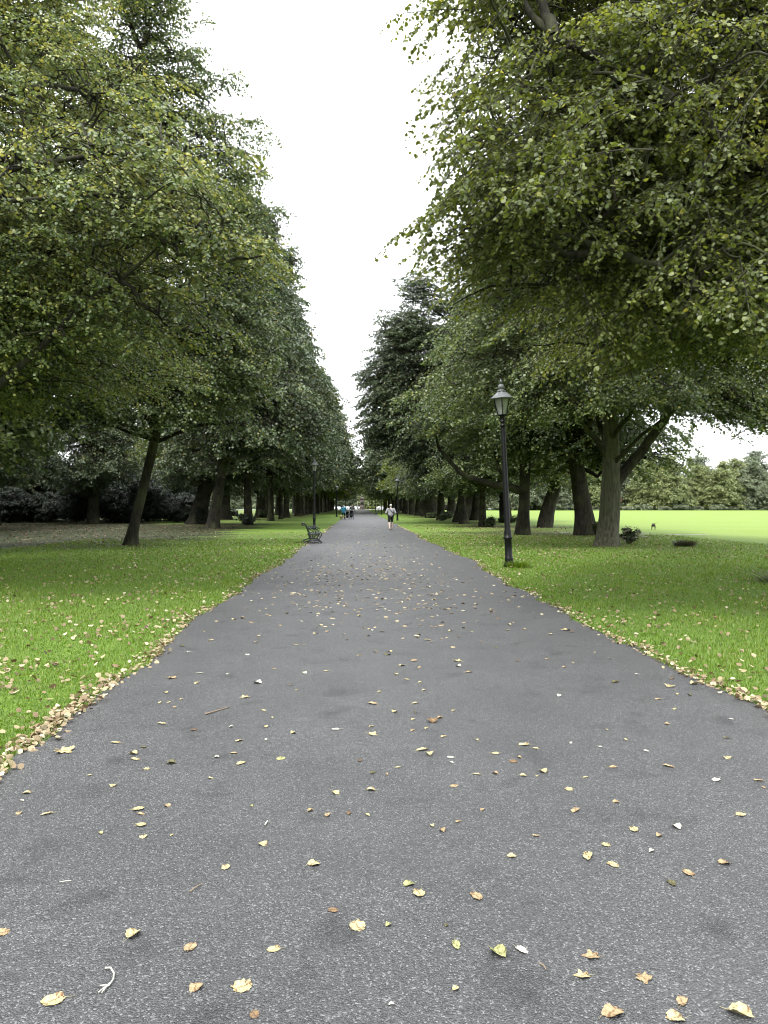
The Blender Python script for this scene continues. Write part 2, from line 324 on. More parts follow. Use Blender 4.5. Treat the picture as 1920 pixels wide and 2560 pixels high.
def place_tree(name, label, cat, group, loc, tm, bm_, cm, rz=0, sc=1.0, crown_off=(0, 0, 0), trunk_sc=1.0, crown_mat=None, trot=None):
    r = empty(name, (loc[0], loc[1], 0)); tag(r, label, cat, group)
    t = link('trunk', tm, r); t.scale = (trunk_sc,) * 3; t.rotation_euler = (0, 0, rz if trot is None else trot)
    for nm, me in (('branches', bm_), ('crown', cm)):
        if me is None: continue
        o = link(nm, me, r); o.rotation_euler = (0, 0, rz); o.location = crown_off; o.scale = (sc,) * 3 if np.isscalar(sc) else sc
        if nm == 'crown' and crown_mat is not None:
            o.material_slots[0].link = 'OBJECT'; o.material_slots[0].material = crown_mat
    return r
# ------------------------------------------------------------------ ground, path
PL, PR = -2.2, 3.1                       # the path's two edges
def groundmat():
    m, nt, N, L, b = newmat("lawn_and_leaf_litter")
    tc = N.new("ShaderNodeTexCoord"); sep = N.new("ShaderNodeSeparateXYZ"); L.new(tc.outputs['Object'], sep.inputs[0])
    def noise(s, d=6, r=.6):
        n = N.new("ShaderNodeTexNoise"); n.inputs['Scale'].default_value = s; n.inputs['Detail'].default_value = d; n.inputs['Roughness'].default_value = r; L.new(tc.outputs['Object'], n.inputs['Vector']); return n.outputs[0]
    def ramp(src, a, ca, c, cc):
        r = N.new("ShaderNodeValToRGB"); r.color_ramp.elements[0].position = a; r.color_ramp.elements[0].color = (*ca, 1); r.color_ramp.elements[1].position = c; r.color_ramp.elements[1].color = (*cc, 1); L.new(src, r.inputs[0]); return r.outputs[0]
    def math_(op, a, b_, clamp=False):
        n = N.new("ShaderNodeMath"); n.operation = op; n.use_clamp = clamp
        for i, s in enumerate((a, b_)):
            if isinstance(s, (int, float)): n.inputs[i].default_value = s
            else: L.new(s, n.inputs[i])
        return n.outputs[0]
    def mix(f, a, b_):
        n = N.new("ShaderNodeMix"); n.data_type = 'RGBA'
        L.new(f, n.inputs[0])
        for i, s in ((6, a), (7, b_)):
            if isinstance(s, tuple): n.inputs[i].default_value = (*s, 1)
            else: L.new(s, n.inputs[i])
        return n.outputs[2]
    X, Y = sep.outputs[0], sep.outputs[1]
    fine = noise(22, 8, .75); mid = noise(1.1, 6, .6); big = noise(.12, 5, .55)
    g = mix(ramp(fine, .35, (0, 0, 0), .65, (1, 1, 1)), (.060, .110, .014), (.130, .200, .034))
    g = mix(ramp(mid, .50, (0, 0, 0), .72, (.55, .55, .55)), g, (.105, .120, .040))
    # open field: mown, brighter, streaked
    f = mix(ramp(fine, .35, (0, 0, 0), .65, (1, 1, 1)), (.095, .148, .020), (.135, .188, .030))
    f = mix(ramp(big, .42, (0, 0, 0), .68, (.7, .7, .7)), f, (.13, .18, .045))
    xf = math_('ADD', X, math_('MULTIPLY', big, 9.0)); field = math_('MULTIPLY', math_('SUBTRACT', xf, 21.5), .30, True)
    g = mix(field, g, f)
    # worn brown turf under the two rows of trees
    wob = math_('MULTIPLY', math_('SUBTRACT', noise(.35, 5), .5), 9.0)
    Xr = math_('ADD', X, wob)
    near = math_('MULTIPLY', math_('SUBTRACT', Y, 24.0), .12, True)
    rb = math_('MULTIPLY', math_('SUBTRACT', 1.0, math_('MULTIPLY', math_('ABSOLUTE', math_('SUBTRACT', Xr, 11.0), 0), .22)), .80, True)
    lb = math_('MULTIPLY', math_('SUBTRACT', -6.6, Xr), .45, True)
    dirt = mix(ramp(noise(9, 8, .8), .38, (0, 0, 0), .62, (1, 1, 1)), (.040, .034, .018), (.105, .092, .046))
    g = mix(math_('MULTIPLY', math_('MULTIPLY', rb, near), .75), g, dirt)
    near2 = math_('MULTIPLY', math_('SUBTRACT', math_('ADD', Y, wob), 27.0), .35, True)
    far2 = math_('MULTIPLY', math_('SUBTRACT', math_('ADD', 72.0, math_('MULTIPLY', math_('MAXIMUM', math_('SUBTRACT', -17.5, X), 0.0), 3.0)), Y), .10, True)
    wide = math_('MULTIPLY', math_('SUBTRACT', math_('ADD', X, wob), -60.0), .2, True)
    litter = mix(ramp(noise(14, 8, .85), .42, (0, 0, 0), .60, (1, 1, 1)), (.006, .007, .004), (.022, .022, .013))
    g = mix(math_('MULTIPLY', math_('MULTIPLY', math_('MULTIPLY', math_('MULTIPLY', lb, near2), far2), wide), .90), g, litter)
    g = mix(math_('MULTIPLY', math_('MULTIPLY', lb, math_('MULTIPLY', math_('SUBTRACT', Y, 66), .1, True)), .35), g, dirt)
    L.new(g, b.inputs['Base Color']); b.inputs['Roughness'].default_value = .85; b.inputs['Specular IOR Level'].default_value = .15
    bp = N.new("ShaderNodeBump"); bp.inputs['Strength'].default_value = .7; bp.inputs['Distance'].default_value = .04; L.new(fine, bp.inputs['Height']); L.new(bp.outputs[0], b.inputs['Normal'])
    return m
gm = MB(); gm.add([(-1200, -60, 0), (1200, -60, 0), (1200, 2200, 0), (-1200, 2200, 0)], [(0, 1, 2, 3)])
ground = gm.build('ground', groundmat()); tag(ground, kind='structure')

def asphalt(name, lo, hi, stone=.5):
    m, nt, N, L, b = newmat(name)
    tc = N.new("ShaderNodeTexCoord")
    def noise(s, d=5, r=.6):
        n = N.new("ShaderNodeTexNoise"); n.inputs['Scale'].default_value = s; n.inputs['Detail'].default_value = d; n.inputs['Roughness'].default_value = r; L.new(tc.outputs['Object'], n.inputs['Vector']); return n.outputs[0]
    vo = N.new("ShaderNodeTexVoronoi"); vo.inputs['Scale'].default_value = 165; L.new(tc.outputs['Object'], vo.inputs['Vector'])
    vc = N.new("ShaderNodeSeparateColor"); L.new(vo.outputs['Color'], vc.inputs[0])
    r1 = N.new("ShaderNodeValToRGB"); e = r1.color_ramp.elements; e[0].position = 0; e[0].color = (*lo, 1); e[1].position = .88; e[1].color = (*hi, 1)
    n3 = r1.color_ramp.elements.new(.975); n3.color = (stone, stone, stone * .98, 1); L.new(vc.outputs[0], r1.inputs[0])
    r2 = N.new("ShaderNodeValToRGB"); e = r2.color_ramp.elements; e[0].position = .32; e[0].color = (.80, .80, .81, 1); e[1].position = .70; e[1].color = (1.12, 1.12, 1.12, 1); L.new(noise(1.3, 7, .65), r2.inputs[0])
    r3 = N.new("ShaderNodeValToRGB"); e = r3.color_ramp.elements; e[0].position = .27; e[0].color = (.55, .55, .55, 1); e[1].position = .42; e[1].color = (1, 1, 1, 1); L.new(noise(3.1, 3, .5), r3.inputs[0])
    m1 = N.new("ShaderNodeMix"); m1.data_type = 'RGBA'; m1.blend_type = 'MULTIPLY'; m1.inputs[0].default_value = 1; L.new(r1.outputs[0], m1.inputs[6]); L.new(r2.outputs[0], m1.inputs[7])
    m2 = N.new("ShaderNodeMix"); m2.data_type = 'RGBA'; m2.blend_type = 'MULTIPLY'; m2.inputs[0].default_value = 1; L.new(m1.outputs[2], m2.inputs[6]); L.new(r3.outputs[0], m2.inputs[7])
    L.new(m2.outputs[2], b.inputs['Base Color']); b.inputs['Roughness'].default_value = .52; b.inputs['Specular IOR Level'].default_value = .5
    # dark gaps between stones
    mh = N.new("ShaderNodeMath"); mh.operation = 'SUBTRACT'; mh.inputs[0].default_value = 1; L.new(vo.outputs['Distance'], mh.inputs[1])
    bp = N.new("ShaderNodeBump"); bp.inputs['Strength'].default_value = 1.0; bp.inputs['Distance'].default_value = .005; L.new(mh.outputs[0], bp.inputs['Height'])
    bp2 = N.new("ShaderNodeBump"); bp2.inputs['Strength'].default_value = .5; bp2.inputs['Distance'].default_value = .02; L.new(noise(9, 6, .7), bp2.inputs['Height']); L.new(bp.outputs[0], bp2.inputs['Normal'])
    L.new(bp2.outputs[0], b.inputs['Normal'])
    return m
rngp = np.random.default_rng(5)
ys = np.concatenate([np.arange(-6, 30, .08), np.arange(30, 80, .4), np.arange(80, 306, 2.)])
def edge_noise(ys, seed):
    r = np.random.default_rng(seed); out = np.zeros(len(ys))
    for wl, am in ((7, .08), (2.3, .07), (.7, .045), (.25, .03)):
        xs = np.arange(-8, 320, wl); out += np.interp(ys, xs, r.normal(0, am, len(xs)))
    return out
EL = PL + edge_noise(ys, 1); ER = PR + edge_noise(ys, 2)
def el(y): return np.interp(y, ys, EL)
def er(y): return np.interp(y, ys, ER)
pm = MB(); nx = 3
V = np.concatenate([np.stack([EL, ys, np.full(len(ys), .012)], 1), np.stack([ER, ys, np.full(len(ys), .012)], 1)])
n = len(ys); i = np.arange(n - 1); pm.add(V, np.stack([i, i + n, i + n + 1, i + 1], 1))
path = pm.build('path', asphalt("worn_asphalt", (.020, .020, .0205), (.059, .0593, .060), .145)); tag(path, kind='structure')
rm = MB(); rm.add([(-140, 305.5, .02), (160, 305.5, .02), (160, 313, .02), (-140, 313, .02)], [(0, 1, 2, 3)])
rm.add([(-60, 326, .02), (60, 326, .02), (60, 344, .02), (-60, 344, .02)], [(0, 1, 2, 3)])
road = rm.build('road', simple("pale_road_surface", (.34, .34, .33), .8, noise=.1, nscale=.5)); tag(road, kind='structure')

# ------------------------------------------------------------------ grass blades near the camera
def grassmat():
    return leafmat("grass_blades", [(0, (.042, .092, .010)), (.5, (.092, .165, .019)), (.85, (.160, .232, .038)), (1, (.26, .24, .09))], .35, .5)
def blades(seed, n, x0, x1, y0, y1, h, w, side):
    rng = np.random.default_rng(seed)
    y = 1 / rng.uniform(1 / y1, 1 / y0, n) if y0 > 0 else rng.uniform(y0, y1, n)
    x = rng.uniform(0, 1, n)
    if side < 0: x = el(y) + .03 - (x ** 1.15) * (abs(x0))
    else: x = er(y) - .03 + (x ** 1.15) * x1
    keep = np.abs(x - y * .03) < y * .60 + 1.2; x, y = x[keep], y[keep]; n = len(x)
    # tussocks: patchy height
    g = np.sin(x * 2.1 + 1.3 * np.sin(y * 1.3)) * np.sin(y * 1.7 + 1.1 * np.sin(x * 1.9)); hh = h * (1 + .35 * g) * rng.uniform(.5, 1.3, n) * np.sqrt(np.maximum(1, y / 7)) ** .3
    a = rng.uniform(0, 6.28, n); ln = rng.uniform(.1, .8, n) * hh; ww = w * rng.uniform(.7, 1.3, n) * np.maximum(1, y / 7)
    bx, by = np.cos(a), np.sin(a)
    p = np.stack([x, y, np.full(n, -.002)], 1); sd = np.stack([-by, bx, 0 * a], 1) * ww[:, None] / 2
    mid = p + np.stack([bx * ln * .35, by * ln * .35, hh * .6], 1); tip = p + np.stack([bx * ln, by * ln, hh], 1)
    V = np.stack([p - sd, p + sd, mid + sd * .8, mid - sd * .8, tip], 1).reshape(-1, 3)
    i = np.arange(n)[:, None] * 5; t = np.clip(rng.normal(.45, .2, n) + .12 * g, 0, 1)
    mb = MB(); mb.add(V, i + np.array([[0, 1, 2, 3]]), t); mb.f.append(i + np.array([[3, 2, 4]])); mb.t.append(t); mb.m.append(np.zeros(n, int)); 
    return mb
M_grass = grassmat()
g1 = blades(11, 300000, -11, 0, 3.4, 36, .037, .0055, -1).build('grass', M_grass, tint=True); tag(g1, 'short green grass of the lawn on the bench side of the path', 'grass', kind='stuff')
g2 = blades(12, 320000, 0, 14, 4.2, 40, .037, .0055, 1).build('grass', M_grass, tint=True); tag(g2, 'short green grass of the lawn around the nearest lamp post', 'grass', kind='stuff')

# ------------------------------------------------------------------ the trees: templates
T = {}
gen = [crown(100 + i, auto_lobes(200 + i, H=19.5 + i, Rm=6.2), [(0, 0, 2.5), (0, 0, 15)], M_leaf['deep'], n_sub=260, n_spray=1050, side=8, spray=2.3, per=9, size=.165, jitter=.05, trunk_r=.4, fork=3.2, twig_r=.008, name="lime") for i in range(3)]
fargen = [crown(120 + i, auto_lobes(220 + i, H=20, Rm=6.6), [(0, 0, 2.5), (0, 0, 15)], M_leaf['deep'], n_sub=60, n_spray=520, side=5, spray=2.6, per=7, size=.36, jitter=.14, trunk_r=.4, twigs=False, name="distant_lime") for i in range(2)]
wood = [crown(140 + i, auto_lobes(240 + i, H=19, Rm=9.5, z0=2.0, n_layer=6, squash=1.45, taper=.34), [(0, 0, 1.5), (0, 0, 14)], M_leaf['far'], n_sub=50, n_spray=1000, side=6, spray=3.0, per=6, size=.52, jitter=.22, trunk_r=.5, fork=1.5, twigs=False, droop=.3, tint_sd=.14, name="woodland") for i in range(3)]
tk = [trunk_mesh(300 + i, [(0, 0, 0, .42), (.05, .05, 3, .34), (0, 0, 6, .30), (0, 0, 14, .12)], K=24, sides=14) for i in range(2)]
tkp = [trunk_mesh(310 + i, [(0, 0, 0, .66), (.08, .1, 3, .50), (0, 0, 6, .45), (0, 0, 14, .12)], lump=.09, K=26, sides=18, mat=M_plane) for i in range(2)]

# ---- nearest tree on the lamp side (its trunk stands just outside the picture)
R1L = [(2.9, 10.0, 5.3, 2.5, 2.6, 1.0), (3.3, 10.8, 6.9, 2.4, 2.6, 1.1), (3.6, 11.8, 8.6, 2.5, 2.8, 1.2), (4.4, 13.4, 11.2, 2.6, 3, 1.7), (3.3, 12.4, 9.9, 2.0, 2.4, .9),
       (6.0, 10.5, 5.0, 3.0, 2.5, 1.1), (5.6, 10.8, 7.0, 3.0, 2.8, 1.3), (6.6, 11.5, 9.2, 3, 3, 1.5), (8.6, 10.0, 6.3, 2.8, 2.6, 1.5), (9.0, 11.8, 8.8, 3, 3, 1.7), (8.2, 12.5, 4.9, 3, 2.8, 1.1),
       (7.0, 14.5, 6.6, 3, 3, 1.5), (7.2, 15.0, 12.3, 2.8, 2.8, 1.5), (10.6, 16.5, 15.0, 3.4, 3.4, 1.8), (4.6, 14.5, 7.2, 2.5, 2.6, 1.2), (5.2, 15.0, 4.9, 2.6, 2.6, .8), (12.5, 14.5, 10.0, 2.5, 2.5, 1.2),
       (13.5, 17, 8, 4, 4, 2.5), (10.5, 21, 9.5, 4, 4, 2.6), (8.0, 19.5, 7.0, 3, 3, 1.6), (7, 8.6, 4.6, 2.0, 1.5, .8), (1.9, 10.2, 6.7, 1.5, 1.8, .6), (2.1, 10.6, 8.3, 1.6, 2, .8), (2.6, 11.6, 10.0, 1.7, 2, 1.0), (1.7, 9.6, 5.3, 1.4, 1.5, .45), (5, 9.2, 3.9, 2.2, 1.4, .5), (9.2, 9.4, 4.0, 2.4, 1.4, .6), (1.5, 9.8, 5.3, 1.3, 1.4, .5), (1.9, 10, 6.0, 1.5, 1.6, .5), (2.3, 10.4, 7.5, 1.5, 1.8, .6), (2.6, 11, 9.2, 1.6, 1.8, .7), (2.8, 11, 4.9, 1.8, 1.6, .5), (3.6, 12.5, 5.4, 2, 2, .7)]
R1LIMB = [[(10.7, 17, 4.0, .28), (8.8, 14, 5.4, .2), (7.1, 11.6, 6.2, .165), (5.4, 10.4, 6.6, .14), (4.4, 10.0, 7.0, .115), (3.5, 9.9, 7.4, .085), (2.6, 9.9, 7.9, .04)],
          [(10.7, 17, 6, .22), (8.6, 15, 9.6, .15), (6.6, 13.6, 10.6, .11), (4.6, 13, 11.4, .05)],
          [(10.7, 17, 5.5, .20), (9.4, 14.8, 8.2, .13), (7.4, 12.6, 7.6, .09), (5.0, 11.0, 6.2, .04)],
          [(10.7, 17, 6.5, .18), (10.0, 13.8, 9.8, .12), (8.6, 11.6, 8.4, .08), (7.0, 10.2, 6.4, .035)],
          [(10.7, 17, 4.2, .18), (8.8, 14.6, 6.0, .11), (6.4, 12.4, 5.6, .07), (3.6, 10.4, 5.2, .03)],
          [(10.7, 17, 4.5, .20), (9.3, 15.5, 10.2, .11), (8.5, 14.5, 13.2, .06)]]
b_, c_ = crown(1, R1L, [(10.7, 17, 3.5), (10.7, 17, 16)], M_leaf['olive'], n_sub=420, n_spray=3900, gap=.30, side=11, spray=2.3, per=15, size=.060, jitter=.018, round_=True, limbs=R1LIMB, trunk_r=.42, droop=.62, twig_r=.006, yellow=.015, tint_mu=.42, zmin=3.3, name="overhanging_lime")
r = empty('lime_tree', (0, 0, 0)); tag(r, 'nearest lime tree, its large olive leaves hanging over the lamp and path', 'tree', 'lime trees lining the path')
link('branches', b_, r); link('crown', c_, r); t = link('trunk', trunk_mesh(20, [(0, 0, 0, .5), (0, 0, 4, .38), (0, 0, 8, .3), (0, 0, 15, .1)]), r); t.location = (10.7, 17, 0)

# ---- second tree on the lamp side: stout, forked, centre right of the picture
R2 = (10.05, 29.3)
R2L = [(-3.8, -1.5, 5.6, 2.8, 3, 1.1), (-4.6, 0, 8.0, 2.9, 3, 1.5), (-2.5, -2.8, 7.2, 3, 2.6, 1.4), (0, -3.6, 6.0, 3, 2.5, 1.2), (2.8, -2.5, 6.4, 3, 2.6, 1.3), (5.2, -1.0, 6.2, 2.8, 2.8, 1.2), (6.6, .8, 6.9, 2.4, 2.6, 1.2),
       (3.5, 0, 9.0, 3.2, 3, 1.8), (0, -1, 10.5, 4, 3.6, 2.0), (-3.4, 0, 11.5, 3, 3, 2), (0, 0, 14.5, 3.8, 3.8, 2.5), (2.8, 0, 12.5, 3, 3, 2), (-1.5, 0, 17.5, 3, 3, 2.2), (.8, 1.5, 20, 2.2, 2.2, 1.8), (0, 4, 8, 4, 3, 2), (5.5, 3, 9, 3, 3, 2), (-5, 3, 6.6, 2.6, 2.6, 1.2), (-4.2, -3.0, 5.0, 1.8, 1.8, .8), (6.2, -1.5, 5.0, 1.6, 1.6, .6), (-6.0, -1, 7.5, 2.1, 2.6, 1.3), (-6.4, -1.5, 5.7, 2.1, 2, .9), (-5.2, -1, 10, 2.4, 2.6, 1.6), (1, -4, 5.0, 3, 2, .7), (4, -3.2, 5.0, 2.6, 2, .7), (7.7, -1.5, 5.6, 2.3, 2, .8), (9, 0, 7, 2.4, 2.4, 1.2), (-2, -4, 4.9, 2.4, 1.8, .6), (7, 0, 9.5, 3, 3, 1.8), (5.2, -2.4, 4.7, 1.9, 1.5, .5), (7.4, -1.5, 4.9, 1.8, 1.5, .5), (6.8, -.8, 5.6, 2.8, 2.4, 1.2), (4.6, -2.2, 5.4, 2.6, 2, 1.0)]
R2LIMB = [[(.12, 0, 2.35, .26), (.9, .1, 3.3, .22), (1.75, 0, 4.4, .19), (2.5, -.1, 5.7, .15), (3.2, -.2, 7.6, .09)],
          [(0, 0, 3.3, .13), (-.6, -.1, 4.3, .11), (-1.6, -.4, 5.2, .08), (-3.2, -1, 5.8, .05)],
          [(-.05, .1, 3.6, .12), (-.4, .3, 5.2, .10), (-1.3, .2, 7.0, .07)]]
b_, c_ = crown(2, R2L, [(0, 0, 2.6), (0, 0, 17)], M_leaf['mixed'], n_sub=360, n_spray=2800, gap=.22, side=9, spray=2.2, per=10, size=.108, jitter=.03, limbs=R2LIMB, trunk_r=.46, fork=3.2, droop=.55, twig_r=.006, tint_mu=.50, name="forked_lime")
place_tree('lime_tree', 'stout forked lime tree with a smooth pale trunk and brush heaped at its foot', 'tree', 'lime trees lining the path', R2,
           trunk_mesh(21, [(-.22, 0, 0, .46), (-.08, 0, .8, .42), (0, 0, 2.3, .40), (.0, 0, 3.0, .34), (0, 0, 6, .27), (0, 0, 16, .08)], flare=1.0, but=4, lump=.03, flz=.28, mat=M_smooth), b_, c_)

# ---- third: long level bough reaching towards the path
R3L = [(a * .95, b, c + .2, d, e, f) for a, b, c, d, e, f in auto_lobes(31, 19, 5.6, 5.9)] + [(-4.6, -.5, 5.8, 2.2, 2.2, 1.0), (-6, 0, 6.8, 2.0, 2.2, 1.2)]
R3LIMB = [[(-.1, 0, 2.35, .25), (-.9, 0, 2.75, .21), (-2.0, .1, 2.85, .18), (-3.1, 0, 3.05, .15), (-4.0, 0, 3.7, .13), (-4.8, 0, 4.9, .09)], [(-.9, 0, 2.8, .12), (-1.3, 0, 3.5, .10), (-1.6, .2, 4.6, .06)]]
b_, c_ = crown(3, R3L, [(0, 0, 3), (0, 0, 15)], M_leaf['mixed'], n_sub=260, n_spray=1300, side=8, spray=2.2, per=9, size=.15, jitter=.05, limbs=R3LIMB, trunk_r=.4, twig_r=.007, tint_mu=.42, name="boughed_lime")
place_tree('lime_tree', 'dark lime tree behind the near lamp with one long level bough reaching over the grass', 'tree', 'lime trees lining the path', (9.15, 41), trunk_mesh(22, [(-.1, 0, 0, .38), (0, 0, 1.5, .31), (.05, 0, 4, .29), (0, 0, 8, .25), (0, 0, 15, .1)], flare=.5), b_, c_)

# ---- tree leaning out over the path further on (the dark one that closes the sky gap)
R5L = auto_lobes(33, 21, 6.5, 5) + [(-7.2, -1, 8.6, 2.8, 3, 1.6), (-6.6, 0, 11.5, 3.2, 3, 1.8), (-8.2, 1, 12.8, 2.2, 2.2, 1.3), (-7.2, 0, 15.8, 2.0, 2.2, 1.4), (-6.0, 0, 18.2, 2.1, 2.1, 1.4), (-5, 0, 20.2, 1.7, 1.8, 1.2), (-8.4, 0, 9.6, 2, 2, 1.5), (-3.6, 0, 16, 3, 3, 2), (-4.6, 0, 21.4, 1.8, 2, 1.4), (-5.8, 0, 17, 2.7, 2.6, 2), (-7.2, 0, 13.5, 2.8, 2.6, 2.2), (-7.0, 0, 10, 3, 3, 2), (-6.0, 0, 14.6, 2.6, 2.6, 1.6), (-5.5, 0, 6.4, 3.2, 3, 1.4), (-4.5, 0, 17.2, 2.4, 2.4, 1.5), (-2.5, 0, 20, 2.2, 2.2, 1.4), (-8.3, 0, 7.2, 1.6, 2, .8)]
b_, c_ = crown(5, R5L, [(0, 0, 3), (0, 0, 17)], M_leaf['deep'], n_sub=320, n_spray=2700, side=8, spray=2.4, per=9, size=.165, jitter=.06, trunk_r=.42, twig_r=.009, name="spreading_lime")
place_tree('lime_tree', 'large dark lime tree whose crown spreads over the path beyond the walking man', 'tree', 'lime trees lining the path', (9.3, 66), trunk_mesh(23, [(0, 0, 0, .40), (-.2, 0, 2, .34), (-.1, 0, 4, .3), (0, 0, 14, .1)]), b_, c_)

# ---- nearest tree on the bench side
L0 = (-10.2, 17.0)
L0L = [(-3.2, 12.2, 5.9, 2.1, 2.4, .9), (-4.6, 13.2, 6.6, 2.8, 2.8, 1.3), (-6.4, 12.4, 6.2, 3, 2.6, 1.4), (-5.0, 13.0, 4.9, 2.4, 2.2, .8), (-3.4, 13.4, 4.8, 1.6, 1.8, .6), (-7.5, 11.8, 4.8, 2.4, 2.2, .9), (-7, 14.5, 8.8, 2.9, 3, 1.5), (-5.6, 15.2, 8.0, 2.6, 2.8, 1.2),
       (-5.6, 15.8, 10.2, 2.3, 2.6, 1.3), (-8.4, 15.2, 11.4, 3, 3, 1.8), (-7.2, 16.5, 13.2, 2.3, 2.6, 1.5), (-9.8, 16, 14.5, 3.4, 3.4, 2.2), (-6.8, 16.5, 5.2, 3, 2.8, 1.1), (-6.6, 19.5, 7.8, 3, 3, 1.8), (-10, 21, 9.0, 4, 4, 2.6), (-9.6, 13.4, 8, 2.6, 2.6, 1.8), (-13, 16, 8.5, 4, 4, 2.6), (-9.0, 13.0, 5.6, 2.4, 2.2, 1.3), (-2.1, 12, 6.1, 1.3, 1.6, .45), (-2.7, 12.2, 6.9, 1.4, 1.8, .6), (-1.6, 12.2, 5.7, .9, 1.2, .3), (-7, 15, 4.0, 2.5, 2.2, .6), (-9, 19, 4.5, 3, 3, .9), (-6.8, 22, 5.4, 3, 3, 1.1), (-4.6, 12.4, 4.1, 1.6, 1.4, .4)]
L0LIMB = [[(-10.2, 17, 2.4, .20), (-7.8, 13.4, 3.1, .085), (-5.9, 12.7, 3.8, .062), (-4.5, 12.5, 5.0, .045), (-3.2, 12.2, 5.9, .02)], [(-10.2, 17, 5.0, .18), (-8, 13.4, 6.9, .08), (-6.0, 12.2, 7.1, .055), (-4.6, 12.0, 7.2, .04), (-3.2, 12.2, 7.4, .02)], [(-10.2, 17, 4.6, .15), (-7.8, 13.0, 6.2, .07), (-5.6, 12.0, 6.5, .045), (-3.8, 12, 6.6, .02)],
          [(-10.2, 17, 5.8, .16), (-8.4, 15.2, 8.9, .10), (-6.2, 14.0, 9.4, .05)], [(-10.2, 17, 6, .14), (-9, 15.0, 7.6, .10), (-7, 13, 7.8, .05)], [(-10.2, 17, 7, .16), (-9, 16, 11, .10), (-7.6, 15.6, 13.4, .05)], [(-10.2, 17, 3.2, .13), (-8.2, 14.6, 5.4, .09), (-6.4, 13, 6.2, .05)]]
b_, c_ = crown(7, L0L, [(-10.2, 17, 3), (-10.2, 17, 14)], M_leaf['mixed'], n_sub=420, n_spray=2800, gap=.20, side=11, spray=2.2, per=14, size=.060, jitter=.02, round_=True, limbs=L0LIMB, trunk_r=.36, droop=.35, twig_r=.0055, yellow=.045, tint_mu=.60, tint_sd=.2, zmin=3.4, name="yellowing_lime")
r = empty('lime_tree', (0, 0, 0)); tag(r, 'nearest lime tree on the bench side, yellow flecked leaves on long bare boughs', 'tree', 'lime trees lining the path')
link('branches', b_, r); link('crown', c_, r); t = link('trunk', trunk_mesh(24, [(0, 0, 0, .45), (0, 0, 3, .34), (0, 0, 8, .26), (0, 0, 13, .1)]), r); t.location = (*L0, 0)

# ---- leaning tree on the bench side
L1 = (-9.15, 30.2); ln = .21
L1L = [(3.6, -.5, 6.4, 2.6, 2.8, 1.4), (1.6, -2.2, 6.0, 3, 2.6, 1.2), (-1.5, -2.2, 6.4, 3, 2.6, 1.4), (4.2, 0, 8.6, 2.4, 2.8, 1.5), (2, -1.5, 9, 3, 2.8, 1.6), (-2, -1, 9.6, 3.2, 3, 1.8), (4.6, 0, 11.2, 2.0, 2.4, 1.3), (3.4, 0, 13.5, 2.6, 2.6, 1.6), (.5, 0, 13.4, 3, 3, 2), (4.2, 0, 16.0, 1.9, 2.2, 1.3),
       (2.0, 0, 18.4, 2.6, 2.6, 1.6), (-1, 0, 17.5, 3, 3, 2), (.6, 0, 21.5, 2.6, 2.6, 1.7), (-1.5, 0, 23.5, 2.6, 2.4, 1.6), (-4, 0, 12, 3, 3, 2.2), (-4, 1, 20, 3, 3, 2.2), (0, 3, 9, 4, 3, 2.4), (0, 3, 15, 3.4, 3, 2.4), (-4.5, -1, 6.5, 2.6, 2.6, 1.4), (-6, 1, 8.5, 2.6, 2.6, 1.6), (3.8, 2, 5.2, 1.6, 1.8, .7), (1.2, -2.6, 4.8, 2.6, 2, .6), (-3, -2.6, 4.9, 3, 2, .7), (4.6, -1, 7.2, 1.8, 2, 1)]
b_, c_ = crown(8, L1L, [(.9, 0, 4), (1.0, 0, 8), (.4, 0, 20)], M_leaf['mixed'], n_sub=360, n_spray=2300, side=9, spray=2.1, per=10, size=.112, jitter=.035, trunk_r=.34, fork=4.2, droop=.3, twig_r=.006, tint_mu=.40, tint_sd=.17, name="leaning_lime")
place_tree('lime_tree', 'slim lime tree leaning toward the path at the edge of the dark litter', 'tree', 'lime trees lining the path', L1, trunk_mesh(25, [(-.15, 0, 0, .24), (.05, 0, .9, .20), (.45, 0, 2.5, .19), (.95, 0, 4.6, .18), (1.15, 0, 7, .17), (.4, 0, 20, .05)], flare=.5, lump=.035, flz=.3), b_, c_)

# ---- the rest of the four rows
GRP = 'lime trees lining the path'
ORD = ['first', 'second', 'third', 'fourth', 'fifth', 'sixth', 'seventh', 'eighth', 'ninth', 'tenth']
def generic(loc, label, i, r=.42, plane=False, sc=1.0, lean=0.0, mat=None, group=GRP, name='lime_tree', trunk=None, hz=1.0):
    far = loc[1] > 125
    g = (fargen if far else gen)[i % (2 if far else 3)]; rz = (i * 2.399) % 6.283
    tm = trunk or (tkp if plane else tk)[i % 2]
    return place_tree(name, label, 'tree', group, loc, tm, g[0], g[1], rz=rz, sc=(sc, sc, sc * hz), trunk_sc=(r / (.66 if plane else .42)) if trunk is None else 1.0, crown_off=(lean, 0, 0), crown_mat=mat)
def leaner(seed, r, dx, plane=False, lump=.05): return trunk_mesh(seed, [(0, 0, 0, r * 1.05), (dx * .25, 0, 1.4, r * .9), (dx * .7, 0, 3.0, r * .82), (dx, 0, 4.6, r * .75), (dx * .9, 0, 8, r * .5), (0, 0, 14, .1)], mat=M_plane if plane else M_bark, lump=lump, flare=.55)
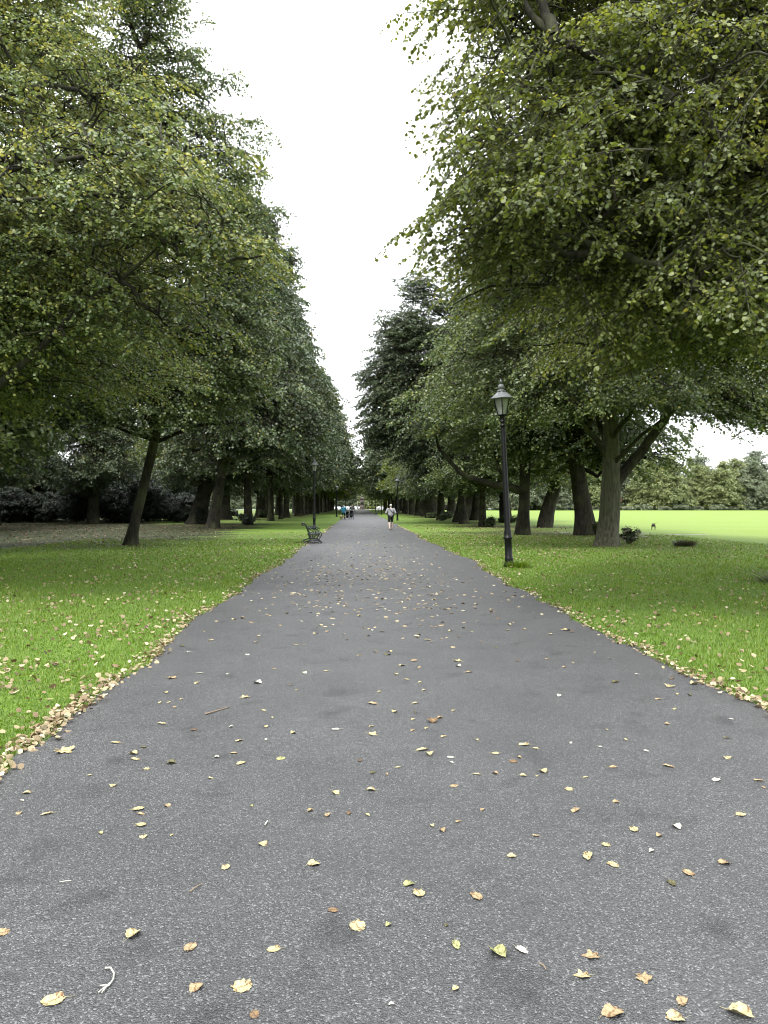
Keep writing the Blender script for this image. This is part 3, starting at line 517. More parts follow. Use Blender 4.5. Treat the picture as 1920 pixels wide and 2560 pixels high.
# bench side, inner row
generic((-10.5, 53), 'lime tree with a leaning, fluted trunk behind the leaning slim one', 0, sc=1.22, trunk=leaner(40, .42, .75), lean=2.0, hz=1.08)
generic((-9.6, 64), 'upright lime tree with leafy shoots bushing around its foot', 1, r=.40, sc=1.22, lean=1.6, hz=1.1)
generic((-9.6, 80), 'slender straight lime tree just beyond the tree with leafy shoots', 2, r=.33, sc=1.2, lean=1.6, hz=1.15)
generic((-10.1, 102), 'lime tree with a forked top behind the near lamp on the bench side', 3, r=.42, sc=1.25, lean=1.7, hz=1.1)
generic((-9.7, 91), 'narrow dark lime tree between the slender one and the forked one', 4, r=.3, sc=.95, mat=M_leaf['deep'], hz=1.1)
# bench side, outer row
generic((-14.4, 66), 'dark thick lime tree with a wide flared foot, left of the leaning fluted trunk', 5, group=GRP, trunk=leaner(41, .78, 1.3, True, .06), lean=.8)
generic((-16, 88), 'thick knobbly tree in the outer row with the bright field showing beside it', 6, trunk=leaner(42, .74, .2, True, .07))
generic((-13.6, 102), 'thick knobbly tree in the outer row seen past the leafy shoots', 7, plane=True, r=.7)
# lamp side, inner row
generic((9.4, 56.5), 'thin straight lime tree crossed by the long level bough', 8, r=.29, sc=.95, mat=M_leaf['mixed'])
generic((9.6, 73), 'lime tree forking low into a Y beside the leafy bush', 9, r=.42, mat=M_leaf['mixed'], trunk=leaner(43, .36, -.8), lean=-.3)
generic((9.2, 84), 'lime tree standing close behind the low forked one', 10, r=.4)
generic((9.5, 100), 'broad lime tree near the second lamp on the lamp side', 11, r=.6, mat=M_leaf['mixed'])
# lamp side, outer row (thick, knobbly)
generic((12.35, 40), 'thick knobbly plane tree leaning behind the stout forked tree', 12, group='knobbly plane trees', name='plane_tree', trunk=leaner(44, .50, .85, True, .09), lean=.6, mat=M_leaf['mixed'])
generic((13.75, 54.8), 'knobbly plane tree leaning right, with the sunny field behind', 13, group='knobbly plane trees', name='plane_tree', trunk=leaner(45, .56, 1.1, True, .10), lean=.8, mat=M_leaf['mixed'])
generic((14.3, 72), 'knobbly plane tree half hidden by the near lamp post', 14, group='knobbly plane trees', name='plane_tree', trunk=leaner(46, .58, .6, True, .10))
generic((13.2, 83), 'knobbly plane tree behind the thin straight lime', 15, group='knobbly plane trees', name='plane_tree', plane=True, r=.66, mat=M_leaf['light'])
generic((14.1, 95), 'knobbly plane tree between the thin lime and the Y forked lime', 16, group='knobbly plane trees', name='plane_tree', trunk=leaner(47, .70, .5, True, .10))
generic((13.7, 110), 'knobbly plane tree showing between the Y forked trunk and the broad lime', 17, group='knobbly plane trees', name='plane_tree', plane=True, r=.72)
# far parts of the four rows: nothing tells these apart
k = 20
for row, (x, y0, dy, pl) in enumerate(((-9.8, 114, 12, 0), (-14.2, 117, 14, 1), (9.4, 113, 13, 0), (13.9, 124, 14, 1))):
    y = y0; rr = random.Random(row)
    while y < 300:
        k += 1
        lab = ('far lime tree in the inner row on the bench side of the path', 'far thick tree in the outer row on the bench side', 'far lime tree in the inner row on the lamp side of the path', 'far plane tree in the outer row on the lamp side')[row]
        grp = ('far inner row on the bench side', 'far outer row on the bench side', 'far inner row on the lamp side', 'far outer row on the lamp side')[row]
        m = [None, M_leaf['mixed'], None, M_leaf['light']][(k * 7 // 3) % 4] if y > 150 or row in (0, 2) else None
        generic((x + rr.uniform(-.5, .5), y), lab, k, r=rr.uniform(.38, .5) * (1.5 if pl else 1), plane=bool(pl), sc=rr.uniform(1.05, 1.2) * (1.0 if y < 140 else 1.32), lean=(1.5 if x < 0 else -1.5) if y > 140 else 0, mat=m, group=grp, name='plane_tree' if pl and row == 3 else 'lime_tree', hz=1.0)
        y += dy * rr.uniform(.85, 1.15)
# trees in the dark belt on the far left
GB = 'trees of the dark wooded belt'
def belt(loc, lab, i, r, sc=1.0, mat=None, **kw): return generic(loc, lab, i, r=r, sc=sc, mat=mat, group=GB, name='woodland_tree', **kw)
belt((-24.2, 68), 'thick straight grey trunk rising from dark holly behind the leaning slim lime', 50, .52)
belt((-34.4, 75), 'straight dark trunk with a pale edge at the far left, standing in the leaf litter', 51, .40)
belt((-26.6, 52), 'dark tree cut off by the left edge of the picture', 52, .55)
belt((-14.8, 25.5), 'low dark crown over the litter, its trunk outside the left edge', 77, .4, .9, M_leaf['mixed'])
belt((-25, 36), 'tree standing outside the left edge whose crown shades the litter', 53, .45, 1.0)
for i, (x, y) in enumerate([(-44, 98), (-33, 104), (-25, 96), (-52, 88), (-40, 118), (-28, 122)]):
    belt((x, y), 'light green tree behind the dark holly thicket', 54 + i, .35, 1.0, M_leaf['light'])['group'] = 'light green trees behind the holly'
for i, (x, y) in enumerate([(-27, 45), (-30, 62), (-42, 70)]): belt((x, y), ['tree behind the leaning slim lime, crown lost in shade', 'crown above the holly thicket, between two dark trunks', 'crown above the litter beyond the left edge'][i], 62 + i, .33, .95)

for i, (x, y) in enumerate([(-36, -8), (-33, 4), (-35, 16), (-32, 28), (-36, 40), (-42, 52), (-54, 60), (-62, 96), (-72, 84), (-50, 108), (-66, 112)]):  # mostly unseen trees, added to block low sky light from the left
    place_tree('woodland_tree', 'tree of the dense wood left of the litter, added to block light', 'tree', 'dense wood added for shade on the bench side', (x, y), tk[0], wood[i % 3][0], wood[i % 3][1], rz=i, sc=.95, crown_mat=M_leaf['deep'])
# holly thicket: shrubs with foliage down to the ground
def shrub_mesh(seed, Rr, H, mat, n=2200, size=.12, name='shrub', per=12):
    rng = np.random.default_rng(seed); lob = [(rng.normal(0, Rr * .35), rng.normal(0, Rr * .3), H * rng.uniform(.25, .7), Rr * rng.uniform(.45, .7), Rr * rng.uniform(.45, .7), H * rng.uniform(.2, .35)) for _ in range(8)] + [(0, 0, H * .35, Rr * .9, Rr * .9, H * .35)]
    return crown(seed, lob, [(0, 0, .1), (0, 0, H * .6)], mat, n_sub=60, n_spray=max(40, n // 20), side=5, spray=min(1.6, Rr * .6), per=per * 2, size=size, jitter=size * .6, trunk_r=.12, fork=.1, twigs=False, twig_r=.006, droop=.1, zmin=.15, name=name)
hol = [shrub_mesh(400 + i, 3.2, 5.6, M_leaf['holly'], 9000, .17, 'holly', 10) for i in range(2)]
for i, (x, y, s) in enumerate([(-41, 79, 1.2), (-37, 82, 1.3), (-33.5, 80, 1.2), (-30, 78, 1.15), (-27.3, 80, 1.3), (-24, 77, 1.15), (-21.2, 79, 1.25), (-18.8, 81, .95), (-45, 78, 1.3), (-30.5, 72, .7), (-20, 71, .8), (-23, 72.5, .75), (-27, 71.5, .85), (-33, 70.5, .8), (-36.5, 71, .85), (-17.5, 73, .7), (-48, 74, 1.2), (-55, 78, 1.3), (-36, 84, 1.5), (-29, 82, 1.5), (-45, 84, 1.6), (-22, 83, 1.4), (-62, 80, 1.6), (-50, 64, 1.3), (-33, 60, .8)]):
    r = empty('holly_bush', (x, y, 0), rz=i * 1.3); tag(r, 'dark glossy evergreen bush in the thicket beyond the leaf litter', 'bush', 'holly thicket'); 
    for nm, me in (('branches', hol[i % 2][0]), ('foliage', hol[i % 2][1])): o = link(nm, me, r); o.scale = (s, s, s)
# far woodland round the field and behind
gw = 'trees on the far side of the field'
wl = ['grey green tree in the wood across the field', 'large rounded pale green tree across the field', 'yellow green tree in the wood across the field']
rw = random.Random(9)
spots = []
for i in range(17): spots.append((44 + i * 9.5 + rw.uniform(-2, 2), 282 + rw.uniform(-8, 10), rw.uniform(.85, 1.15)))
for i in range(13): spots.append((50 + i * 13, 300 + rw.uniform(-3, 8), rw.uniform(1.1, 1.35)))
for i in range(7): spots.append((205 + i * 7, 262 - i * 30, rw.uniform(1, 1.3)))
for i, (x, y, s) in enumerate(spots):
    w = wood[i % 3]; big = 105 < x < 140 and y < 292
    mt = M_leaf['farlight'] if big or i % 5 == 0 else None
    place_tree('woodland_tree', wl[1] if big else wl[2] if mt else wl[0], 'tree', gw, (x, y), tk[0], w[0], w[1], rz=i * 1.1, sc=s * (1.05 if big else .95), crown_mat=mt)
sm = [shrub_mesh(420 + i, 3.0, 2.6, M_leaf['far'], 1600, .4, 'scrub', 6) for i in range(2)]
for i in range(15):
    x = 74 + i * 6.5; b = sm[i % 2]; r = empty('scrub_bush', (x, 271 + (i % 3), 0), rz=i); tag(r, 'low pale bush along the foot of the far wood', 'bush', 'bushes at the foot of the far wood')
    for nm, me in (('branches', b[0]), ('foliage', b[1])): o = link(nm, me, r); o.scale = (1, 1, .6 + .3 * (i % 2))
rb_ = shrub_mesh(430, 2.6, 6.2, M_leaf['rust'], 2600, .3, 'russet', 8)
r = empty('russet_shrub', (91.5, 268, 0)); tag(r, 'russet pink leaved small tree at the foot of the far wood', 'tree'); link('branches', rb_[0], r); link('foliage', rb_[1], r)
# trees behind the monument and on the far left
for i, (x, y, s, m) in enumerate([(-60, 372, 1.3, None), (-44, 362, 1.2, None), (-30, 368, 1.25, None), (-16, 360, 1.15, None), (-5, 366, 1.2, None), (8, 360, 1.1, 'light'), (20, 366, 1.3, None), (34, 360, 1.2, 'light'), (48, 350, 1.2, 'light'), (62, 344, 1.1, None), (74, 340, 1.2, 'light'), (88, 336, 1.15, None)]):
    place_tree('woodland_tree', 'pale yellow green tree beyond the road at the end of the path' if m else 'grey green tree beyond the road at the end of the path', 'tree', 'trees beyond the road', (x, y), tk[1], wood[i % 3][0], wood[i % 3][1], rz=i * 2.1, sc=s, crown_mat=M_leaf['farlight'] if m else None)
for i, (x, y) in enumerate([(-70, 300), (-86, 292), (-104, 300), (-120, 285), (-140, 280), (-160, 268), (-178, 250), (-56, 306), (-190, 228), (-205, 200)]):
    place_tree('woodland_tree', 'haze tinted tree on the far side of the bright field, bench side', 'tree', 'trees across the bench side field', (x, y), tk[0], wood[i % 3][0], wood[i % 3][1], rz=i, sc=1.0)
# ------------------------------------------------------------------ ground marks
def blotch(name, cx, cy, rx, ry, seed, mat, z=.006):
    rg = np.random.default_rng(seed); n = 40; a = np.arange(n) * 2 * math.pi / n
    r = 1 + sum(rg.normal(0, .22 / k) * np.cos(k * a + rg.uniform(0, 6)) for k in range(1, 9))
    v = np.stack([cx + rx * r * np.cos(a), cy + ry * r * np.sin(a), np.full(n, z)], 1)
    mb = MB(); mb.add(np.concatenate([v, [[cx, cy, z]]]), np.zeros((0, 4), int)); mb.f[-1] = np.stack([np.arange(n), (np.arange(n) + 1) % n, np.full(n, n)], 1); mb.t[-1] = np.full(n, .5); mb.m[-1] = np.zeros(n, int)
    return tag(mb.build(name, mat), kind='structure')
M_mud = simple("dried_pale_mud", (.19, .19, .15), .9, noise=.7, nscale=3)
for i, (x, y, rx, ry) in enumerate([(16.6, 44.8, 1.0, .45), (18.6, 40.6, .8, .5), (17.6, 41.2, .5, .4), (15.0, 43.6, .7, .4), (14.6, 39.6, .8, .4), (16.4, 42.6, .3, .2), (12.6, 44, .9, .4), (15.9, 41.4, .5, .25)]):
    blotch('bare_ground', x, y, rx, ry, 60 + i, M_mud)

# ------------------------------------------------------------------ lamp posts
M_iron = simple("black_painted_iron", (.007, .008, .008), .45, spec=.22, noise=.4, nscale=30)
M_roof = simple("weathered_lantern_top", (.085, .092, .092), .5, spec=.4, noise=.35, nscale=14)
M_glass = simple("frosted_lantern_glass", (.27, .28, .26), .25, spec=.6, noise=.12, nscale=6)
def make_lamp():
    r = empty('street_lamp')
    p = MB(); p.lathe([(.0, 0), (.155, 0), (.155, .05), (.125, .10), (.105, .17), (.112, .20), (.112, .235), (.098, .25), (.094, .72), (.122, .745), (.122, .785), (.100, .80), (.098, .90), (.086, .96), (.079, 1.0), (.062, 3.62), (.058, 3.64), (.058, 3.68), (.078, 3.69), (.078, 3.73), (.060, 3.745), (.060, 3.80), (.076, 3.81), (.076, 3.835), (.05, 3.86), (.052, 3.90), (.075, 3.95), (.075, 3.975), (0, 3.975)], 16)
    p.build('post', M_iron, r, smooth=False)
    f = MB()
    for k in range(6):
        a = k * math.pi / 3 + .35; a2 = a + math.pi / 3
        f.tube([(.130 * math.cos(a), .130 * math.sin(a), 3.98), (.235 * math.cos(a), .235 * math.sin(a), 4.42)], .012, 6)
        f.tube([(.128 * math.cos(a), .128 * math.sin(a), 3.99), (.128 * math.cos(a2), .128 * math.sin(a2), 3.99)], .014, 6)
    f.build('lantern_frame', M_iron, r)
    g = MB(); g.lathe([(.122, 3.985), (.226, 4.42)], 6, a0=.35); g.build('lantern_glass', M_glass, r)
    t = MB(); t.lathe([(.0, 4.395), (.30, 4.395), (.335, 4.405), (.335, 4.425), (.28, 4.46), (.13, 4.585), (.118, 4.60), (0, 4.60)], 6, a0=.35)
    t.lathe([(.118, 4.60), (.122, 4.625), (.085, 4.64), (.085, 4.675), (.098, 4.69), (.094, 4.735), (.055, 4.79), (.03, 4.80), (0, 4.80)], 14); rf = t.build('lantern_roof', M_roof, r)
    n = MB(); n.lathe([(.0, 4.795), (.022, 4.80), (.016, 4.815), (.043, 4.85), (.040, 4.885), (.012, 4.915), (.004, 4.94), (0, 4.94)], 12); n.build('finial', M_roof, rf)
    return r
def copy_tree(o, parent=None):
    c = o.copy(); C.objects.link(c); c.parent = parent
    for ch in list(o.children): copy_tree(ch, c)
    return c
lamp0 = make_lamp(); LG = 'old fashioned lamp posts along the path'
for i, (x, y, lx, lab) in enumerate([(3.92, 19.3, -2.7, 'tall black lamp post leaning slightly left, nearest of all, hexagonal lantern'), (-3.15, 51, .3, 'black lamp post standing behind the ornate iron bench'), (4.15, 82, 0, 'black lamp post just right of the walking man'),
                                 (-3.5, 111, 0, 'black lamp post left of the person in the blue coat'), (3.9, 135, 0, 'black lamp post beyond the far bench, left of the walking man'), (-3.5, 180, 0, 'thin dark lamp post between the blue coat and the second pushchair'), (4.2, 200, 0, 'small lamp post beyond the far bench'),
                                 (-3.3, 240, 0, 'far lamp post behind the head of the grey topped person'), (4.1, 250, 0, 'far lamp post between the last lamps and the road')]):
    o = lamp0 if i == 0 else copy_tree(lamp0); o.location = (x, y, 0); o.rotation_euler = (0, R(lx), [0, .2, 1.0, .4, .7, 0, .3, .5, 0][i]); tag(o, lab, 'lamp post', LG)

# ------------------------------------------------------------------ ornate iron benches (front = +x)
M_benchiron = simple("dark_green_cast_iron", (.016, .024, .021), .38, spec=.55, noise=.5, nscale=25)
M_slat = simple("dark_painted_slats", (.030, .036, .034), .35, spec=.6, noise=.4, nscale=12)
def make_bench():
    r = empty('park_bench')
    for yy in (-.82, .82):
        e = MB(); P = lambda l: [(x, yy, z) for x, z in l]
        e.tube(P([(-.10, .16), (-.13, .30), (-.17, .45), (-.23, .62), (-.29, .76), (-.36, .85), (-.44, .86), (-.475, .80), (-.44, .745), (-.395, .77)]), [.03, .028, .026, .026, .028, .032, .032, .028, .024, .018], 6)
        e.tube(P([(-.235, .655), (-.10, .675), (.08, .685), (.20, .675), (.265, .62), (.255, .55), (.20, .54), (.19, .585)]), [.018, .02, .024, .024, .024, .022, .018, .012], 6)
        e.tube(P([(-.16, .40), (.02, .375), (.20, .40), (.33, .47), (.37, .43), (.35, .34), (.29, .24), (.25, .16), (.30, .10), (.36, .05)]), [.024, .024, .024, .026, .028, .028, .026, .026, .028, .026], 6)
        e.tube(P([(-.38, .03), (-.30, .09), (-.18, .12), (-.06, .15), (.10, .13), (.24, .12), (.34, .06), (.38, .03)]), [.03, .03, .03, .032, .03, .03, .03, .028], 6)
        for (cx, cz, rr) in ((-.10, .53, .065), (.05, .52, .075), (.17, .50, .05), (-.02, .27, .07), (.13, .27, .075), (.25, .34, .05), (-.17, .62, .035), (.0, .62, .03), (.1, .62, .03), (.06, .18, .03)):
            a = np.arange(11) * 2 * math.pi / 10; e.tube([(cx + rr * math.cos(t), yy, cz + rr * math.sin(t)) for t in a], .012, 4)
        e.tube(P([(-.05, .15), (-.02, .37)]), .018, 6); e.tube(P([(.14, .13), (.10, .38), (.12, .67)]), .016, 6)
        e.build('end_frame', M_benchiron, r, smooth=True)
    s = MB()
    for k, (x, z) in enumerate([(-.14, .415), (-.05, .405), (.04, .405), (.13, .415), (.22, .435), (.31, .475)]): s.box((x, 0, z), (.075, 1.66, .022), mi=0)
    s.build('seat', M_slat, r)
    b = MB()
    for k, (x, z) in enumerate([(-.185, .50), (-.215, .58), (-.25, .66), (-.285, .74), (-.34, .815)]): b.box((x - .01, 0, z), (.024, 1.66, .062))
    b.box((-.42, 0, .865), (.09, 1.66, .026)); b.build('backrest', M_slat, r)
    f = MB()
    for yy in (-.82, .82):
        for x in (-.36, .34): f.box((x, yy, .015), (.10, .09, .03), taper=.8)
    f.build('foot', M_benchiron, r); 
    st = MB(); st.tube([(.0, -.82, .20), (.0, .82, .20)], .014, 6); st.build('stretcher', M_benchiron, r)
    return r
bench = make_bench(); bench.location = (-2.08, 32.4, .01); bench.rotation_euler = (0, 0, R(6)); tag(bench, 'ornate cast iron bench with scrolled ends on the left edge of the path', 'bench', 'iron park benches')
b2 = copy_tree(bench); b2.location = (3.0, 131, .01); b2.rotation_euler = (0, 0, R(180)); tag(b2, 'small far bench on the grass edge left of the walking man', 'bench', 'iron park benches')

# ------------------------------------------------------------------ figures: voxel-remeshed bodies
def uvs(c, r, nu=10, nv=7):
    c = np.array(c, float); r = np.array(r, float) * np.ones(3)
    v = [(0, 0, -1)] + [(math.sin(math.pi * i / nv) * math.cos(2 * math.pi * j / nu), math.sin(math.pi * i / nv) * math.sin(2 * math.pi * j / nu), -math.cos(math.pi * i / nv)) for i in range(1, nv) for j in range(nu)] + [(0, 0, 1)]
    f = [(0, 1 + (j + 1) % nu, 1 + j) for j in range(nu)] + [(1 + i * nu + j, 1 + i * nu + (j + 1) % nu, 1 + (i + 1) * nu + (j + 1) % nu, 1 + (i + 1) * nu + j) for i in range(nv - 2) for j in range(nu)]
    l = len(v) - 1; f += [(l, l - nu + j, l - nu + (j + 1) % nu) for j in range(nu)]
    return [tuple(c + r * np.array(p)) for p in v], f
def blob(name, chains, mat, parent, voxel=.02, smooth=3):
    """chains: lists of (point, radius or (rx,ry,rz)); swept by overlapping balls and fused to one skin"""
    V, F = [], []
    for ch in chains:
        for (p0, r0), (p1, r1) in zip(ch, ch[1:] if len(ch) > 1 else ch):
            p0, p1 = np.array(p0, float), np.array(p1, float); r0, r1 = np.array(r0, float) * np.ones(3), np.array(r1, float) * np.ones(3)
            n = max(1, int(np.linalg.norm(p1 - p0) / (min(r0.min(), r1.min()) * .45)))
            for k in range(n + 1):
                u = k / n; v, f = uvs(p0 * (1 - u) + p1 * u, r0 * (1 - u) + r1 * u); b = len(V); V += v; F += [tuple(i + b for i in q) for q in f]
    me = bpy.data.meshes.new(name); me.from_pydata(V, [], F); o = bpy.data.objects.new(name, me); C.objects.link(o)
    m = o.modifiers.new('r', 'REMESH'); m.mode = 'VOXEL'; m.voxel_size = voxel
    s = o.modifiers.new('s', 'SMOOTH'); s.iterations = smooth; s.factor = .5
    dg = bpy.context.evaluated_depsgraph_get(); me2 = bpy.data.meshes.new_from_object(o.evaluated_get(dg)); o.modifiers.clear(); o.data = me2; bpy.data.meshes.remove(me)
    me2.name = name; me2.polygons.foreach_set("use_smooth", np.ones(len(me2.polygons), bool)); me2.materials.clear(); me2.materials.append(mat); o.parent = parent
    return o
M_skin = simple("skin", (.42, .26, .19), .55); M_white = simple("white_cloth", (.55, .55, .55), .8); M_hair = simple("grey_hair", (.42, .41, .40), .7)
M_greyknit = simple("light_grey_jumper", (.26, .26, .27), .9, noise=.1, nscale=9); M_black = simple("black_cloth", (.012, .013, .015), .85); M_blue = simple("bright_blue_coat", (.045, .26, .42), .7)
M_navy = simple("dark_navy_cloth", (.02, .025, .04), .85); M_tyre = simple("rubber", (.015, .015, .015), .8); M_legskin = simple("pale_legs", (.50, .36, .27), .6); M_chrome = simple("grey_tube", (.25, .25, .26), .35, metal=.8)
M_strp = simple("grey_and_black_top", (.10, .10, .11), .85, noise=.9, nscale=7); M_cream = simple("cream_fur", (.42, .34, .22), .9, noise=.25, nscale=14); M_brownfur = simple("grey_brown_fur", (.055, .042, .035), .9, noise=.4, nscale=9)

def hand(side, w, fdir=(0, 1, -.3), curl=.5):
    """palm plus four bent unequal fingers and a thumb leaving the side of the palm"""
    w = np.array(w, float); d = np.array(fdir, float); d /= np.linalg.norm(d); s = np.array([side, 0, 0.]); ch = []
    palm = w + d * .055; ch.append([(w, .022), (palm, (.030, .022, .026)), (w + d * .085, (.032, .018, .022))])
    for i, (o, l) in enumerate(((-.027, .062), (-.009, .075), (.010, .070), (.027, .055))):
        b = w + d * .085 + s * o; m = b + d * l * .5 + np.array([0, 0, -.008]); e = m + (d * .6 + np.array([0, 0, -curl])) * l * .5
        ch.append([(b, .0095), (m, .009), (e, .0075)])
    t0 = w + d * .035 - s * .028; ch.append([(t0, .012), (t0 - s * .022 + d * .03, .010), (t0 - s * .022 + d * .06 + np.array([0, 0, -.008]), .008)])
    return ch
def person(name, label, loc, rz, H=1.72, top=M_greyknit, legs=M_black, hair=M_hair, shorts=False, long_hair=False, coat=False, stride=.22, wrists=None, group=None, strap=False, girth=1.0, skin=True, cat='person', vx=.018):
    k = H / 1.72; r = empty(name, loc, rz); r.scale = (k, k, k); tag(r, label, cat, group)
    G = girth; sk = M_skin
    hipL, hipR = np.array((-.095, 0, .93)), np.array((.095, 0, .93))
    kL, aL = np.array((-.105, stride * .15, .50)), np.array((-.10, -stride * .75, .10)); kR, aR = np.array((.105, stride * .75, .51)), np.array((.10, stride * .9, .09))
    elb = [np.array((-.285 * G, -.03, 1.13)), np.array((.285 * G, -.03, 1.13))]
    wr = wrists or [(-.20, .17, 1.0), (.20, .17, 1.0)]; wr = [np.array(w, float) for w in wr]
    sh = [np.array((-.18 * G, 0, 1.39)), np.array((.18 * G, 0, 1.39))]
    body = [[((0, 0, .93), (.15 * G, .105, .10)), ((0, 0, 1.12), (.135 * G, .10 * G, .1)), ((0, 0, 1.34), (.155 * G, .105, .10)), ((0, .0, 1.44), (.07, .06, .05))],
            [((0, 0, 1.42), .055), ((0, .015, 1.54), .052)],
            [((0, .035, 1.535), (.052, .06, .035)), ((0, .01, 1.60), (.072, .088, .075)), ((0, 0, 1.635), (.075, .09, .080))],
            [((0, .095, 1.59), (.012, .018, .02)), ((0, .112, 1.575), (.013, .012, .012))], [((-.074, .0, 1.595), (.012, .018, .028))], [((.074, .0, 1.595), (.012, .018, .028))], [((0, .088, 1.545), (.026, .014, .007))]]
    for i, s in enumerate((-1, 1)):
        body += [[(sh[i], .058), (elb[i], .043), (wr[i], .027)]]; body += hand(s, wr[i], wr[i] - elb[i])
    for hp, kn, an in ((hipL, kL, aL), (hipR, kR, aR)):
        calf = (kn * .68 + an * .32) + np.array((0, -.02, 0)); body += [[(hp, .088), (kn, .056), (calf, .058), (an, .036)], [(an, .038), (an + np.array((0, -.03, -.05)), .034), (an + np.array((0, .13, -.065)), (.038, .04, .024))]]
    b = blob('body', body, M_legskin if shorts else sk, r, vx if vx < .013 else .013)
    sl = [[((0, 0, .90 if coat else .97), (.178 * G, .135 * G, .08)), ((0, 0, 1.12), (.165 * G, .135 * G, .1)), ((0, 0, 1.34), (.178 * G, .128, .10)), ((0, 0, 1.43), (.088, .08, .045))]]
    if coat: sl.append([((0, 0, .78), (.20 * G, .15 * G, .08)), ((0, 0, 1.0), (.18 * G, .14 * G, .1))])
    for i in range(2): sl.append([(sh[i], .078), (elb[i], .064), (elb[i] * .15 + wr[i] * .85, .045)])
    blob('coat' if coat else 'jumper', sl, top, r, vx)
    if shorts: sl = [[(hp + np.array((0, 0, .03)), (.112 * G, .125, .10)), (hp * .45 + kn * .55, (.098, .105, .08)), (hp * .12 + kn * .88, (.092, .10, .05))] for hp, kn in ((hipL, kL), (hipR, kR))]
    else: sl = [[(hp + np.array((0, 0, .03)), (.105 * G, .118, .10)), (kn, (.074, .08, .08)), (an + np.array((0, 0, .02)), (.058, .062, .03))] for hp, kn, an in ((hipL, kL, aL), (hipR, kR, aR))]
    blob('shorts' if shorts else 'trousers', sl, legs, r, vx)
    for an in (aL, aR): blob('shoe', [[(an + np.array((0, -.045, -.055)), (.044, .05, .034)), (an + np.array((0, .05, -.06)), (.044, .06, .03)), (an + np.array((0, .14, -.068)), (.046, .05, .024))]], M_black, r, .014)
    hr = [[((0, -.018, 1.655), (.083, .088, .068)), ((0, -.03, 1.61), (.080, .076, .05))]]
    if long_hair: hr.append([((0, -.04, 1.62), (.085, .07, .06)), ((0, -.05, 1.50), (.085, .05, .06))])
    blob('hair', hr, hair, r, .013)
    if strap:
        a = np.linspace(0, 1, 12); pts = [(-.13 + .33 * u, -.135 - .02 * math.sin(u * 3.1), 1.44 - .40 * u) for u in a]
        m = MB(); m.tube([(-.11, .03, 1.475)] + pts + [(.215, -.02, 1.02)], .016, 6); m.build('shoulder_strap', M_black, r, smooth=True)
    return r
PG = 'people on the path'
person('person', 'person walking away in a light grey jumper, black shorts and crossbody strap', (2.08, 50, .012), R(4), 1.72, M_greyknit, M_black, shorts=True, strap=True, girth=1.13, group=PG, vx=.016)
person('person', 'person in a bright blue coat beside a pushchair and a cream dog', (-2.0, 89.5, .012), R(-8), 1.72, M_blue, M_black, coat=True, girth=1.25, group=PG, wrists=[(-.24, .16, 1.0), (.22, .30, 1.02)], vx=.02)
person('person', 'grey haired person in a grey and black top pushing the second pushchair', (-.95, 91.5, .012), R(175), 1.74, M_strp, M_black, girth=1.1, group=PG, wrists=[(-.2, .32, 1.02), (.2, .32, 1.02)], vx=.02)
M_palest = simple("off_white_top", (.42, .42, .43), .8)
person('person', 'small far person in a pale top and dark trousers before the white cars', (-.85, 285, .02), R(170), 1.72, M_palest, M_black, group=PG, vx=.03)
person('person', 'small far person in a white top standing right in front of the monument', (1.15, 297, .02), R(180), 1.72, M_white, M_black, girth=1.2, group=PG, vx=.03)
person('person', 'small far person in dark clothes right of the monument', (3.05, 280, .02), R(10), 1.66, M_black, M_navy, group=PG, vx=.03)

def wheel(mb, c, r, w=.04):
    a = np.arange(17) * 2 * math.pi / 16; mb.tube([(c[0], c[1] + r * math.cos(t), c[2] + r * math.sin(t)) for t in a], w * .5, 6)
    for t in a[:8:2]: mb.tube([(c[0], c[1] - r * math.cos(t), c[2] - r * math.sin(t)), (c[0], c[1] + r * math.cos(t), c[2] + r * math.sin(t))], .006, 4)
def pushchair(loc, rz, label, s=1.0):
    r = empty('pushchair', loc, rz); r.scale = (s, s, s); tag(r, label, 'pushchair', 'pushchairs on the path')
    f = MB()
    for x in (-.22, .22):
        f.tube([(x, -.42, 1.02), (x, -.28, .86), (x, .02, .45), (x, .32, .14)], .015, 6); f.tube([(x, .08, .62), (x, -.10, .40), (x, -.28, .14)], .015, 6)
    f.tube([(-.22, -.42, 1.02), (.22, -.42, 1.02)], .018, 6); f.tube([(-.22, -.28, .14), (.22, -.28, .14)], .012, 6); f.tube([(-.22, .32, .14), (.22, .32, .14)], .012, 6); f.build('frame', M_chrome, r)
    blob('seat', [[((0, -.14, .78), (.19, .05, .16)), ((0, -.02, .50), (.20, .10, .09)), ((0, .20, .44), (.19, .10, .05)), ((0, .30, .30), (.18, .04, .06))]], M_black, r, .025)
    blob('hood', [[((0, -.16, .86), (.22, .12, .12)), ((0, -.02, .95), (.22, .14, .07)), ((0, .10, .90), (.21, .06, .06))]], M_black, r, .025)
    blob('basket', [[((0, -.15, .24), (.17, .15, .07)), ((0, .15, .24), (.17, .12, .07))]], M_black, r, .03)
    for x in (-.25, .25):
        for y, rr in ((-.28, .13), (.32, .10)): w = MB(); wheel(w, (x, y, rr + .02), rr); w.build('wheel', M_tyre, r, smooth=True)
    return r
pushchair((-1.52, 88.6, .012), R(180), 'black pushchair beside the person in the blue coat', .98)
pushchair((-1.08, 90.75, .012), R(180), 'black pushchair in front of the grey haired person', 1.08)

